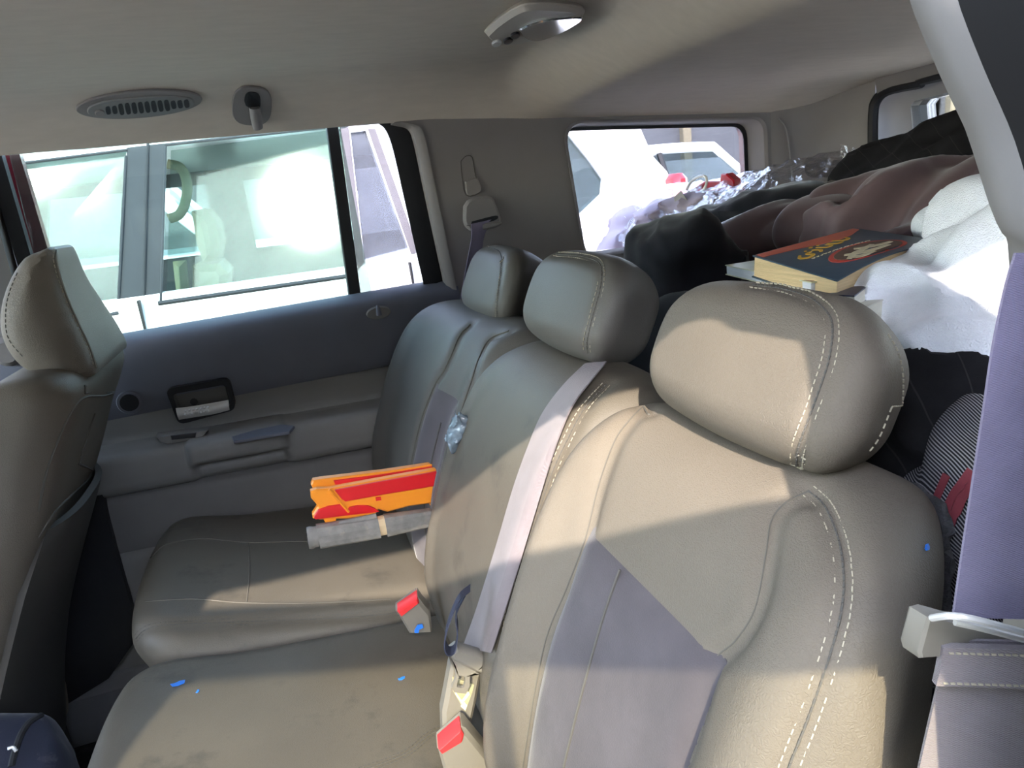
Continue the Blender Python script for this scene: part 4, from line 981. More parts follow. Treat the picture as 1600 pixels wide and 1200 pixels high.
# ------------------------------------------------------------------ scraps of blue on the seats
BLUE = mat('blue_plastic_scrap', (0.02, 0.16, 0.62), 0.5, 0.1, 50)
def scrap(label, px_, bv, sz):
    P, N = pix(bv, [(px_[0], px_[1]), (px_[0]+0.5, px_[1])], 1); p = P[0]; n = N[0]
    u = np.cross(n, [0, 1, 0.2]); u /= np.linalg.norm(u); v = np.cross(n, u); k = math.radians(px_[2]); a, b = math.cos(k)*u+math.sin(k)*v, -math.sin(k)*u+math.cos(k)*v
    o2 = [(-1, -0.35), (-0.3, -0.5), (0.5, -0.25), (1.0, -0.4), (0.9, 0.3), (0.2, 0.5), (-0.7, 0.3)]
    O = np.array([p+n*0.0004+a*x*sz+b*y*sz for x, y in o2])
    tag(obj('blue_scrap', *prism(O, n*0.0012), BLUE, None, smooth=False), label, 'scrap')
scrap('torn blue scrap on the middle cushion, the longer one at its left', (279, 1069, 20), mcv, 0.0085)
scrap('tiny blue speck on the middle cushion just below the longer scrap', (309, 1081, 70), mcv, 0.003)
scrap('blue fleck on the middle cushion below the far buckle', (628, 1061, 10), mcv, 0.0045)
scrap('blue fleck on the outer edge of the near seat back', (1446, 856, 40), nbv, 0.0025)
p = at(655, 984, Y=0.818)
tag(obj('blue_scrap', *prism(np.array([at(x, y, Y=0.818) for x, y in ((648, 985), (653, 977), (660, 976), (662, 981), (655, 984), (654, 989), (648, 989))]), (0, 0.002, 0)), BLUE, None, smooth=False), 'crumpled blue scrap at the foot of the cream buckle', 'scrap')

# ------------------------------------------------------------------ cargo: clothes, books, bags
def cloth(blobs, amp=0.010, scale=14, seed=0, h=0.008, k=0.03, stretch=(1, 1, 1), amp2=0.003, rotz=0.0, satin=False):
    # heap of cloth: blended ellipsoids creased by ridged folds
    B = [(np.array(c, float), np.array(r, float)) for c, r in blobs]
    lo = np.min([c-r for c, r in B], 0)-0.035; hi = np.max([c+r for c, r in B], 0)+0.035
    ca, sa = math.cos(rotz), math.sin(rotz)
    def f(p):
        d = None
        for c, r in B:
            q = (p-c)/r; n = np.sqrt((q*q).sum(1))+1e-9
            di = (n-1)*np.minimum.reduce(r)*0.5+0.5*n*(n-1)/np.maximum(np.sqrt(((q/r)**2).sum(1)), 1e-9)
            d = di if d is None else smin(d, di, k)
        q = p*scale*np.array(stretch)
        q = np.c_[q[:, 0]*ca-q[:, 1]*sa, q[:, 0]*sa+q[:, 1]*ca, q[:, 2]]
        wv = noise3(q*0.5+7.1, seed+5)[:, None]*1.3
        nn_ = noise3(q+wv, seed); fold = np.clip(1-np.abs(nn_)*2.2, -0.4, 1) if not satin else np.clip(1-(nn_*2.4)**2, -0.6, 1)
        d = d-amp*(fold-0.3)-amp2*noise3(p*scale*3.2, seed+9)
        return d
    return iso(f, lo, hi, h)
def cmat(name, col, rough=0.85, sheen=0.2, bump=0.3, bs=700, var=0.12, **kw): return mat(name, col, rough, var, 18, bump, bs, spec=0.15, sheen=sheen, bdist=0.0006, **kw)
def stripe_mat(name, base, line, pitch, width, rot, second=None, rough=0.9):
    m = mat(name, base, rough, 0.25, 30, 0.5, 900, spec=0.1, bdist=0.0005); t = m.node_tree; N = t.nodes.new; L = t.links.new; b = t.nodes['Principled BSDF']
    src = b.inputs['Base Color'].links[0].from_socket
    tc = N('ShaderNodeTexCoord'); mp = N('ShaderNodeMapping'); mp.inputs['Rotation'].default_value = rot; L(tc.outputs['Object'], mp.inputs[0])
    nz = N('ShaderNodeTexNoise'); nz.inputs['Scale'].default_value = 9; L(tc.outputs['Object'], nz.inputs['Vector'])
    sx = N('ShaderNodeSeparateXYZ'); L(mp.outputs[0], sx.inputs[0])
    def band(p_, w_, off, wob):
        a = N('ShaderNodeMath'); a.operation = 'MULTIPLY_ADD'; a.inputs[1].default_value = wob; L(nz.outputs[0], a.inputs[0]); L(sx.outputs[0], a.inputs[2])
        c = N('ShaderNodeMath'); c.operation = 'ADD'; c.inputs[1].default_value = off; L(a.outputs[0], c.inputs[0])
        d = N('ShaderNodeMath'); d.operation = 'PINGPONG'; d.inputs[1].default_value = p_/2; L(c.outputs[0], d.inputs[0])
        e = N('ShaderNodeMath'); e.operation = 'LESS_THAN'; e.inputs[1].default_value = w_/2; L(d.outputs[0], e.inputs[0]); return e.outputs[0]
    out = src
    for p_, w_, off, wob, col in [(pitch, width, 0, 0.03, line)]+([second] if second else []):
        mx = N('ShaderNodeMix'); mx.data_type = 'RGBA'; L(band(p_, w_, off, wob), mx.inputs[0]); L(out, mx.inputs[6]); mx.inputs[7].default_value = tuple(col)+(1,); out = mx.outputs[2]
    L(out, b.inputs['Base Color']); return m
BLACKCLOTH = cmat('black_velvet', (0.012, 0.012, 0.016), 0.9, 0.25)
PIN = stripe_mat('black_pinstripe', (0.014, 0.013, 0.014), (0.030, 0.028, 0.028), 0.030, 0.0010, (0.2, 0.4, 0.7))
MAUVE = cmat('mauve_cloth', (0.15, 0.10, 0.103), 0.48, 0.3)
LAV = cmat('lavender_shirt_cloth', (0.40, 0.34, 0.38), 0.85, 0.1)
TOWEL = mat('white_terry', (0.82, 0.83, 0.86), 0.95, 0.04, 60, 1.0, 800, spec=0.05, sheen=0.2, bdist=0.0016)
TWILL = stripe_mat('grey_twill', (0.022, 0.02, 0.024), (0.30, 0.28, 0.29), 0.0017, 0.0007, (0.0, 0.75, 0.4), None)
C = lambda x, y, X: at(x, y, X=X)
def heap(name, label, cat, blobs, m, **k): return tag(obj(name, *cloth(blobs, **k), m), label, cat)
# dark clothes filling the cargo bay up to the shelf of books
heap('dark_clothes_heap', 'heap of dark clothes filling the cargo bay under the books', 'clothes', [((0.62, 0.55, -0.40), (0.22, 0.34, 0.20)), ((0.75, 1.02, -0.38), (0.32, 0.34, 0.22)), ((0.98, 0.62, -0.38), (0.24, 0.36, 0.24)), ((0.50, 0.86, -0.34), (0.10, 0.20, 0.18))], BLACKCLOTH, amp=0.012, scale=9, seed=1, h=0.013, k=0.08)
heap('black_garment', 'black velvety garment bunched up behind the middle headrest', 'clothes', [(C(1035, 405, 0.53), (0.060, 0.072, 0.055)), (C(1085, 390, 0.54), (0.055, 0.06, 0.050)), (C(1015, 470, 0.50), (0.05, 0.08, 0.075)), (C(1110, 440, 0.56), (0.05, 0.05, 0.05))], BLACKCLOTH, amp=0.010, scale=15, seed=2, h=0.007)
heap('pinstripe_trousers', 'black pinstripe trousers crumpled behind the near headrest', 'clothes', [(C(1392, 588, 0.46), (0.026, 0.04, 0.03)), (C(1430, 600, 0.46), (0.035, 0.05, 0.04)), (C(1470, 655, 0.45), (0.035, 0.045, 0.04)), (C(1510, 640, 0.45), (0.03, 0.04, 0.04)), (C(1410, 690, 0.44), (0.035, 0.05, 0.04)), (C(1370, 740, 0.43), (0.03, 0.05, 0.03)), (C(1450, 725, 0.43), (0.035, 0.045, 0.03))], PIN, amp=0.012, scale=15, seed=3, h=0.006)
heap('pinstripe_jacket', 'black pinstripe jacket heaped against the tailgate window', 'clothes', [(C(1432, 268, 1.02), (0.09, 0.11, 0.052)), (C(1512, 243, 1.0), (0.09, 0.10, 0.062)), (C(1575, 270, 0.98), (0.10, 0.12, 0.08)), (C(1395, 290, 1.0), (0.10, 0.09, 0.06)), (C(1480, 330, 1.0), (0.14, 0.22, 0.10))], PIN, amp=0.012, scale=11, seed=4, h=0.008)
heap('mauve_jacket', 'mauve brown jacket draped behind the blue covered book', 'clothes', [(C(1395, 325, 0.80), (0.080, 0.075, 0.040)), (C(1340, 335, 0.78), (0.055, 0.05, 0.036)), (C(1470, 318, 0.84), (0.09, 0.08, 0.036)), (C(1530, 310, 0.84), (0.09, 0.07, 0.034)), (C(1400, 372, 0.76), (0.08, 0.10, 0.032))], MAUVE, amp=0.024, scale=13, seed=6, h=0.006, stretch=(0.7, 1.3, 0.6), rotz=0.5, satin=True, amp2=0.0012)
heap('mauve_trousers', 'folded mauve brown trousers left of the blue covered book', 'clothes', [(C(1185, 378, 0.72), (0.07, 0.075, 0.036)), (C(1245, 360, 0.74), (0.07, 0.08, 0.038)), (C(1295, 350, 0.76), (0.06, 0.07, 0.034)), (C(1160, 395, 0.70), (0.05, 0.05, 0.03))], MAUVE, amp=0.012, scale=10, seed=7, h=0.006, stretch=(0.5, 1.0, 1.0), satin=True, amp2=0.001)
# white towelling robe
def towel():
    bl = [(C(1540, 352, 0.66), (0.052, 0.045, 0.048)), (C(1522, 408, 0.60), (0.045, 0.045, 0.040)), (C(1565, 430, 0.56), (0.06, 0.05, 0.065)), (C(1452, 452, 0.55), (0.040, 0.045, 0.018)), (C(1395, 452, 0.52), (0.035, 0.04, 0.013)), (C(1362, 456, 0.49), (0.018, 0.022, 0.008)), (C(1455, 482, 0.51), (0.045, 0.045, 0.024)), (C(1415, 480, 0.50), (0.03, 0.03, 0.012)), (C(1505, 525, 0.48), (0.035, 0.035, 0.026)), (C(1535, 565, 0.46), (0.022, 0.025, 0.018)), (C(1492, 552, 0.47), (0.026, 0.03, 0.018)), (C(1440, 520, 0.485), (0.028, 0.03, 0.014)), (C(1465, 352, 0.70), (0.03, 0.03, 0.020))]
    return cloth(bl, amp=0.009, scale=15, seed=11, h=0.0055, k=0.028, amp2=0.002)
tag(obj('towelling_robe', *towel(), TOWEL), 'white fluffy towelling robe spilling over the books', 'robe')
# striped bag
sbag = heap('striped_bag', 'grey diagonal twill bag with dark red stripes beside the near seat', 'bag', [(C(1500, 790, 0.385), (0.024, 0.032, 0.045)), (C(1545, 720, 0.40), (0.02, 0.025, 0.035)), (C(1460, 790, 0.40), (0.028, 0.035, 0.034)), (C(1405, 800, 0.42), (0.022, 0.035, 0.016)), (C(1490, 900, 0.39), (0.03, 0.035, 0.05))], TWILL, amp=0.010, scale=12, seed=13, h=0.005, amp2=0.001)
sbb = bvh_of(sbag); REDS = mat('dark_red_stripe', (0.20, 0.03, 0.04), 0.8, 0.15, 80, 0.4, 600)
for pts in ([(1482, 742), (1466, 780), (1452, 820), (1440, 870)], [(1520, 735), (1492, 775), (1474, 820), (1458, 880)], [(1528, 742), (1502, 782), (1482, 830), (1464, 885)]):
    P, N = pix(sbb, pts, 8)
    if len(P) > 3:
        T = np.gradient(P, axis=0); T /= np.linalg.norm(T, axis=1)[:, None]; W = np.cross(T, N)*0.0026
        obj('red_stripe', *ribbon(P-W+N*0.001, P+W+N*0.001, 0.001, 3), REDS, sbag)
cord = [C(1533, 605, 0.46), C(1527, 625, 0.455), C(1524, 645, 0.45), C(1528, 668, 0.445), C(1540, 680, 0.44)]
co_ = thing('bag_handle', 'pale blue striped cord handle peeping out under the robe', 'handle', cord[-1])
for dx in (0, 0.006): obj('cord', *tube(spline(np.array(cord)+np.array([dx, 0, dx*0.2]), 5), 0.0024, 8), mat('pale_blue_cord', (0.42, 0.52, 0.62), 0.8, 0.2, 200), co_)

# books on the heap
PAGES = mat('yellowed_pages', (0.60, 0.44, 0.24), 0.85, 0.18, 6, 0.6, 60, stretch=(1, 1, 60), bdist=0.002)
COVER_BLUE = mat('slate_blue_cover', (0.028, 0.055, 0.085), 0.35, 0.06, 10)
COVER_RED = mat('coral_cover', (0.55, 0.10, 0.05), 0.4, 0.06, 10)
INK_YEL = mat('ochre_ink', (0.62, 0.36, 0.04), 0.5, 0.08, 60)
INK_CREAM = mat('cream_ink', (0.60, 0.52, 0.34), 0.5, 0.15, 60)
INK_BROWN = mat('brown_ink', (0.10, 0.055, 0.035), 0.5, 0.2, 60)
INK_RED = mat('red_ink', (0.50, 0.05, 0.03), 0.5, 0.08, 60)
bA, bB, bC = 0.90*at(1176, 399, Z=-0.10), at(1309, 431, Z=-0.10), 0.97*at(1472, 376, Z=-0.10)
bD = bA+bC-bB
class Book:
    def __init__(s, A, B, Cc, D, th): s.A, s.B, s.C, s.D, s.th = A, B, Cc, D, th; s.n = np.cross(B-A, D-A); s.n /= np.linalg.norm(s.n); s.n *= np.sign(s.n[2])
    def P(s, u, v, w=0.0):
        # u: 0 at A-B short edge .. 1 far; v: 0 at the A-D side .. 1 at the B-C side; w up from the top face
        p = (s.A*(1-v)+s.B*v)*(1-u)+(s.D*(1-v)+s.C*v)*u
        return p+s.n*(w+s.curve(u, v))
    def curve(s, u, v): return 0.0
bk = Book(bA, bB, bC, bD, 0.021); bk.curve = lambda u, v: 0.006*math.sin(math.pi*min(1, u*1.15))*v-0.004*(1-u)*v
book = thing('paperback_book', 'thick paperback with slate blue cover, uppermost of the books', 'book', (bA+bB+bC+bD)/4-np.array([0, 0, 0.025]))
def bgrid(b, w, nu=12, nv=8, ins=0.0): return np.array([[b.P(ins+(1-2*ins)*u, ins+(1-2*ins)*v, w) for v in np.linspace(0, 1, nv)] for u in np.linspace(0, 1, nu)])
def slab(b, w0, w1, ins=0.0, nu=14, nv=9):
    T = bgrid(b, w1, nu, nv, ins); V, F = sheet(T, (w1-w0), b.n); return V, F
def fixup(V, F): return V, F
obj('page_block', *slab(bk, -bk.th, -0.0012, 0.012), PAGES, book, smooth=False)
obj('front_cover', *slab(bk, -0.0012, 0.0, 0.0), COVER_BLUE, book, smooth=False)
obj('back_cover', *slab(bk, -bk.th-0.0012, -bk.th, 0.0), COVER_BLUE, book, smooth=False)
def printed(b, name, pts, m, w=0.0004, parent=None, th=0.0004):
    P = np.array([b.P(u, v, w) for u, v in pts]); return obj(name, *prism(P, -b.n*th), m, parent or book, smooth=False)
def pstroke(b, name, pts, r, m, parent=None, w=0.0004):
    Q = spline(pts, 6); T = np.gradient(Q, axis=0); T /= np.maximum(np.linalg.norm(T, axis=1), 1e-9)[:, None]; nn = np.c_[-T[:, 1], T[:, 0]]
    rr = r*(0.55+0.45*np.sin(np.linspace(0.25, 2.9, len(Q))))[:, None]
    A = np.array([b.P(u, v, w) for u, v in Q+nn*rr]); B = np.array([b.P(u, v, w) for u, v in Q-nn*rr])
    return obj(name, *ribbon(A, B, 0.0004, 2), m, parent or book, smooth=False)
printed(bk, 'cover_band', [(0.02, 0.02), (0.30, 0.02), (0.62, 0.02), (0.97, 0.02), (0.97, 0.10), (0.8, 0.20), (0.62, 0.26), (0.45, 0.24), (0.30, 0.18), (0.15, 0.14), (0.02, 0.12)][::1], COVER_RED)
def oval(cu, cv, ru, rv, n=28): return [(cu+ru*math.cos(t), cv+rv*math.sin(t)) for t in np.linspace(0, 2*math.pi, n, endpoint=False)]
printed(bk, 'emblem_ring', oval(0.52, 0.72, 0.34, 0.20), INK_RED, 0.0005)
printed(bk, 'emblem_field', oval(0.52, 0.72, 0.30, 0.165), INK_BROWN, 0.0008)
for pts in ([(0.26, 0.80), (0.36, 0.74), (0.46, 0.72), (0.60, 0.66)], [(0.30, 0.70), (0.40, 0.78), (0.52, 0.80), (0.66, 0.78)], [(0.44, 0.64), (0.52, 0.70), (0.64, 0.72), (0.76, 0.70)], [(0.30, 0.76), (0.34, 0.84), (0.46, 0.84)]):
    pstroke(bk, 'emblem_drawing', pts, 0.028, INK_CREAM, w=0.0011)
# the flowing title in ochre, and two rows of small cream print beneath it
for pts in ([(0.17, 0.36), (0.13, 0.42), (0.17, 0.47), (0.23, 0.44), (0.22, 0.38), (0.27, 0.36)], [(0.30, 0.33), (0.33, 0.39), (0.30, 0.44)], [(0.36, 0.30), (0.40, 0.38), (0.46, 0.36), (0.45, 0.30)],
            [(0.48, 0.28), (0.52, 0.36), (0.58, 0.35)], [(0.56, 0.24), (0.62, 0.32), (0.68, 0.30), (0.70, 0.24)], [(0.25, 0.30), (0.27, 0.31)], [(0.40, 0.25), (0.42, 0.26)], [(0.33, 0.27), (0.36, 0.24)]):
    pstroke(bk, 'title_lettering', pts, 0.016, INK_YEL, w=0.0008)
for k in range(16):
    u = 0.17+0.035*k; pstroke(bk, 'small_lettering', [(u, 0.50+0.008*(k % 3)), (u+0.012, 0.515), (u+0.026, 0.50)], 0.006, INK_CREAM, w=0.0006)
def flat_book(name, label, A, B, D, th, cover, pages, band=None):
    A, B, D = [np.array(q, float) for q in (A, B, D)]; b = Book(A, B, B+D-A, D, th)
    t = thing(name, label, 'book', (A+B+D)/3-np.array([0, 0, th+0.002]))
    obj('page_block', *slab(b, -th, -0.001, 0.012, 4, 4), pages, t, smooth=False)
    obj('front_cover', *slab(b, -0.001, 0.0, 0.0, 4, 4), cover, t, smooth=False)
    obj('back_cover', *slab(b, -th-0.001, -th, 0.0, 4, 4), cover, t, smooth=False)
    return t, b
WHITEPG = mat('white_pages', (0.62, 0.63, 0.66), 0.8, 0.08, 6, 0.4, 60, stretch=(1, 1, 60), bdist=0.001)
CREAMPG = mat('cream_pages', (0.62, 0.60, 0.50), 0.8, 0.08, 6, 0.4, 60, stretch=(1, 1, 60), bdist=0.001)
p0, p1, p2 = at(1133, 414, X=0.51), at(1268, 441, X=0.435), at(1222, 400, X=0.60)
t_, b_ = flat_book('paperback_book', 'thin book with pale yellow green cover under the blue covered one', p0, p1, p2, 0.011, mat('pale_yellow_cover', (0.58, 0.56, 0.36), 0.4, 0.08, 20), WHITEPG)
printed(b_, 'cover_picture', [(0.02, 0.80), (0.60, 0.80), (0.60, 0.985), (0.02, 0.985)], mat('tan_cover_picture', (0.40, 0.22, 0.10), 0.45, 0.3, 40), 0.0004, t_)
printed(b_, 'cover_stripe', [(0.02, 0.76), (0.3, 0.78), (0.6, 0.80), (0.6, 0.83), (0.3, 0.81), (0.02, 0.79)], BLACK, 0.0006, t_)
p0, p1, p2 = at(1255, 458, X=0.455), at(1335, 462, X=0.415), at(1300, 432, X=0.56)
flat_book('paperback_book', 'dark navy covered book beneath the other two books', p0, p1, p2, 0.010, mat('navy_cover', (0.012, 0.016, 0.045), 0.4, 0.1, 20), CREAMPG)
p0, p1, p2 = at(1290, 470, X=0.44), at(1352, 480, X=0.405), at(1335, 455, X=0.53)
flat_book('paperback_book', 'cream book lowest of the pile, its pages edging the robe', p0, p1, p2, 0.016, mat('cream_cover', (0.5, 0.48, 0.40), 0.5, 0.1, 20), CREAMPG)
bx = [at(1112, 404, X=0.62), at(1128, 396, X=0.64), at(1152, 408, X=0.63), at(1150, 426, X=0.62), at(1122, 420, X=0.615)]
tag(obj('cardboard_flap', *prism(np.array(bx), (0.03, 0.02, -0.01), 0.002), mat('tan_card', (0.56, 0.40, 0.26), 0.8, 0.06)), 'tan cardboard flap poking out left of the books', 'cardboard')

# clear garment bag with a lavender shirt, a dark suit and a red hanger piece
heap('lavender_shirt', 'lavender shirt folded in clear plastic by the quarter window', 'shirt', [(C(1000, 345, 0.92), (0.075, 0.085, 0.040)), (C(985, 385, 0.86), (0.07, 0.10, 0.045)), (C(1045, 335, 0.90), (0.08, 0.09, 0.035)), (C(1110, 318, 0.93), (0.08, 0.09, 0.026)), (C(960, 410, 0.84), (0.06, 0.08, 0.03))], LAV, amp=0.009, scale=14, seed=21, h=0.008)
heap('dark_suit', 'dark suit lying under clear plastic behind the mauve trousers', 'suit', [(C(1150, 335, 0.86), (0.07, 0.09, 0.026)), (C(1200, 322, 0.86), (0.08, 0.09, 0.026)), (C(1245, 312, 0.88), (0.07, 0.08, 0.024)), (C(1120, 355, 0.82), (0.07, 0.08, 0.03))], BLACKCLOTH, amp=0.005, scale=12, seed=22, h=0.008)
heap('brown_blanket', 'brown folded blanket showing under the plastic by the D-pillar', 'blanket', [(C(1290, 318, 0.94), (0.09, 0.09, 0.026)), (C(1340, 308, 0.98), (0.10, 0.09, 0.024)), (C(1240, 310, 1.0), (0.09, 0.10, 0.026))], cmat('brown_wool', (0.16, 0.10, 0.07), 0.9, 0.2), amp=0.005, scale=10, seed=23, h=0.010)
def plastic():
    m = bpy.data.materials.new('clear_film'); m.use_nodes = True; t = m.node_tree; t.nodes.clear(); N = t.nodes.new; L = t.links.new
    o = N('ShaderNodeOutputMaterial'); tr = N('ShaderNodeBsdfTransparent'); tr.inputs[0].default_value = (0.93, 0.93, 0.94, 1)
    gl = N('ShaderNodeBsdfGlossy'); gl.inputs['Roughness'].default_value = 0.20; gl.inputs[0].default_value = (1, 1, 1, 1)
    tc = N('ShaderNodeTexCoord'); n = N('ShaderNodeTexNoise'); n.inputs['Scale'].default_value = 38; n.inputs['Detail'].default_value = 3; n.inputs['Distortion'].default_value = 1.6; L(tc.outputs['Object'], n.inputs['Vector'])
    bp = N('ShaderNodeBump'); bp.inputs['Strength'].default_value = 0.9; bp.inputs['Distance'].default_value = 0.012; L(n.outputs[0], bp.inputs['Height'])
    L(bp.outputs[0], gl.inputs['Normal']); lw = N('ShaderNodeLayerWeight'); lw.inputs[0].default_value = 0.35; L(bp.outputs[0], lw.inputs['Normal'])
    mr = N('ShaderNodeMapRange'); mr.inputs[3].default_value = 0.10; mr.inputs[4].default_value = 0.55; L(lw.outputs['Facing'], mr.inputs[0])
    mx = N('ShaderNodeMixShader'); L(mr.outputs[0], mx.inputs[0]); L(tr.outputs[0], mx.inputs[1]); L(gl.outputs[0], mx.inputs[2]); L(mx.outputs[0], o.inputs[0]); return m
FILM = plastic()
gb = thing('garment_bag', 'crinkled clear plastic garment bag over the shirt and suit', 'garment bag', C(1150, 350, 0.85))
rowA = [(950, 372), (985, 315), (1040, 300), (1100, 296), (1160, 286), (1220, 270), (1280, 258), (1325, 254), (1352, 272)]
rowX = [0.98, 1.02, 1.03, 1.03, 1.05, 1.08, 1.1, 1.12, 1.12]
rowB = [(975, 398), (1010, 372), (1060, 362), (1120, 352), (1180, 338), (1235, 322), (1290, 312), (1330, 306), (1345, 300)]
A = resample(spline([at(x, y, X=X_) for (x, y), X_ in zip(rowA, rowX)], 6), 60); B = resample(spline([at(x, y, X=X_-0.22) for (x, y), X_ in zip(rowB, rowX)], 6), 60)
P = np.array([[a+(b-a)*t+np.array([0, 0, 0.022*math.sin(math.pi*t)]) for t in np.linspace(0, 1, 26)] for a, b in zip(A, B)])
q = P.reshape(-1, 3)*26; P[..., 2] += 0.012+(0.010*(1-2*np.abs(noise3(q, 31)))+0.004*noise3(q*2.7, 32)).reshape(P.shape[:2])
P[..., 0] += (0.006*noise3(q*1.5, 33)).reshape(P.shape[:2])
obj('plastic_sheet', *lattice(P), FILM, gb)
tw = resample(spline([at(x, y, X=1.0) for x, y in ((1318, 262), (1330, 254), (1345, 262), (1352, 280))], 6), 16)
Pk = np.array([[p+np.array([0, 0, 0.03])*t*(1+0.6*noise3(np.array([[i*0.9, t*3, 2.0]]), 3)[0])+0.010*np.array([noise3(np.array([[i*1.3, t*2, 0]]), 5)[0], noise3(np.array([[i*1.3, t*2, 9]]), 6)[0], 0]) for t in np.linspace(0, 1, 8)] for i, p in enumerate(tw)])
obj('plastic_knot', *lattice(Pk), FILM, gb)
hg = thing('clip_hanger', 'red plastic hanger clip on top of the garment bag', 'hanger', C(1110, 300, 0.93))
obj('clip_body', *prism(np.array([at(x, y, X=0.93) for x, y in ((1066, 300), (1085, 292), (1100, 283), (1124, 283), (1126, 272), (1134, 271), (1146, 281), (1148, 292), (1138, 297), (1110, 299), (1085, 303))]), (0.03, 0.015, 0.0), 0.003), mat('red_hanger_plastic', (0.42, 0.012, 0.02), 0.35, 0.06, 30), hg, smooth=False)
hk2 = thing('hanger_hook', 'white plastic hanger hook curling over the red clip', 'hanger', C(1085, 300, 0.90))
obj('hook', *tube(spline([at(x, y, X=0.91) for x, y in ((1073, 296), (1080, 284), (1092, 276), (1102, 276), (1104, 286), (1098, 298), (1084, 303), (1076, 300))], 6), 0.0032, 8), mat('white_plastic', (0.70, 0.68, 0.62), 0.4, 0.04), hk2)
tg = thing('paper_tag', 'small grey care tag with red print inside the garment bag', 'tag', C(1068, 322, 0.88))
obj('tag_card', *prism(np.array([at(x, y, X=0.86) for x, y in ((1053, 308), (1064, 298), (1082, 326), (1074, 336), (1056, 330))]), (0.002, 0.001, 0.0)), mat('grey_card', (0.30, 0.28, 0.24), 0.7), tg, smooth=False)
obj('tag_print', *prism(np.array([at(x, y, X=0.857) for x, y in ((1054, 322), (1062, 318), (1069, 313), (1070, 316), (1060, 326))]), (0.001, 0, 0)), INK_RED, tg, smooth=False)

# dark bag on the floor in the footwell
NAVY = cmat('dusty_navy_nylon', (0.018, 0.020, 0.034), 0.6, 0.1, col2=(0.06, 0.06, 0.075), c2scale=40, c2range=(0.58, 0.7))
bgp = thing('backpack', 'dusty dark navy backpack on the floor at the bottom left corner', 'bag', (-0.50, 0.92, -0.96))
V, Q = cloth([((-0.455, 0.895, -0.64), (0.09, 0.07, 0.09)), ((-0.46, 0.88, -0.79), (0.10, 0.07, 0.15)), ((-0.42, 0.84, -0.68), (0.06, 0.05, 0.07))], amp=0.007, scale=11, seed=41, h=0.008, k=0.05)
bgb = obj('bag_body', V, Q, NAVY, bgp); bb_ = bvh_of(bgb)
P, N = pix(bb_, [(64, 1118), (45, 1130), (32, 1150), (22, 1180), (18, 1198)], 8); obj('zip_piping', *tube(P, 0.004, 8), BLACK, bgp)
P, N = pix(bb_, [(12, 1172), (20, 1170), (26, 1176)], 4); obj('zip_pull', *tube(P+N*0.004, 0.002, 6), CHROME, bgp)

# ------------------------------------------------------------------ outside: the parked cars and the yard wall
WHITE = mat('white_car_paint', (0.70, 0.70, 0.69), 0.35, 0.02, 5, spec=0.5, coat=0.3)
PILLAR = mat('grey_pillar_vinyl', (0.035, 0.037, 0.042), 0.85, 0.06, 30, spec=0.1)
PINKTRIM = mat('faded_grey_trim', (0.10, 0.088, 0.09), 0.6, 0.06, 30)
BEIGE = mat('beige_interior', (0.36, 0.31, 0.20), 0.7, 0.05)
DARKIN = mat('dark_interior', (0.05, 0.055, 0.06), 0.9, 0.1)
G_NB = glass('dusty_car_glass', (0.72, 0.80, 0.77), dust=0.03, dustcol=(0.70, 0.76, 0.73), rough=0.12, refl=0.35, patchy=0.5)
G_NB2 = glass('dusty_clear_glass', (0.70, 0.72, 0.76), dust=0.06, dustcol=(0.72, 0.72, 0.76), rough=0.2, refl=0.25, patchy=0.6)
G_CAR = glass('dark_car_glass', (0.35, 0.42, 0.42), dust=0.10, dustcol=(0.30, 0.38, 0.38), rough=0.1, refl=0.35)
TYRE = mat('tyre_rubber', (0.02, 0.02, 0.02), 0.85, 0.1); LAMP_RED = mat('red_tail_lamp', (0.55, 0.02, 0.03), 0.25, 0.05, 20, spec=0.6)
YN = 2.35
nb_car = thing('parked_suv', 'white parked sport utility vehicle filling the far door window', 'car', (-0.6, 3.15, -1.5))
ztilt = -0.18
def tilt(V):
    V = np.array(V, float); V[:, 1] += np.maximum(0, V[:, 2]-ztilt)*0.29; return V
def nbx(pts): return np.array([at(x, y, Y=YN+0.03)[[0, 2]] for x, y in pts])
def nobj(name, VF, m, par=None, **k): return obj(name, tilt(VF[0]), VF[1], m, par or nb_car, **k)
front_w = nbx([(-60, 262), (188, 232), (188, 488), (-60, 540)]); rear_w = nbx([(250, 224), (545, 192), (552, 428), (252, 470)])
vent_w = nbx([(552, 202), (577, 199), (637, 388), (568, 406)])
d_w = np.array([(0.62, 0.205), (0.98, 0.205), (1.03, 0.18), (1.10, 0.07), (1.137, 0.0), (1.12, -0.05), (1.0, -0.125), (0.62, -0.13)])
up_out = np.array([(-2.2, ztilt), (1.42, ztilt), (1.40, 0.0), (1.27, 0.17), (1.20, 0.275), (-1.2, 0.285)])
nobj('upper_side', flat_panel(up_out, [front_w[::-1], rear_w[::-1], vent_w[::-1], d_w[::-1]] if False else [q if poly_sdf(np.array([[9., 9.]]), q)[0] > 0 else q for q in (front_w, rear_w, vent_w, d_w)], YN, 0.05), WHITE, smooth=False)
yy = [(ztilt, 0.0), (-0.26, -0.02), (-0.40, -0.035), (-0.55, -0.03), (-0.62, -0.045), (-0.85, -0.03), (-1.1, 0.02), (-1.2, 0.08)]
P = np.array([[(x, YN+d-0.001, z) for z, d in yy] for x in np.linspace(-2.6, 1.42, 12)]); obj('lower_side', *sheet(P, -0.03), WHITE, nb_car)
for x in (at(226, 500, Y=YN)[0], at(640, 420, Y=YN)[0]): obj('door_gap', *box((x, YN-0.018, -0.5), (0.006, 0.03, 0.62)), BLACK, nb_car, smooth=False)
nobj('pillar_cover', flat_panel(nbx([(189, 226), (225, 222), (229, 482), (190, 487)]), [], YN-0.006, 0.005), PILLAR, smooth=False)
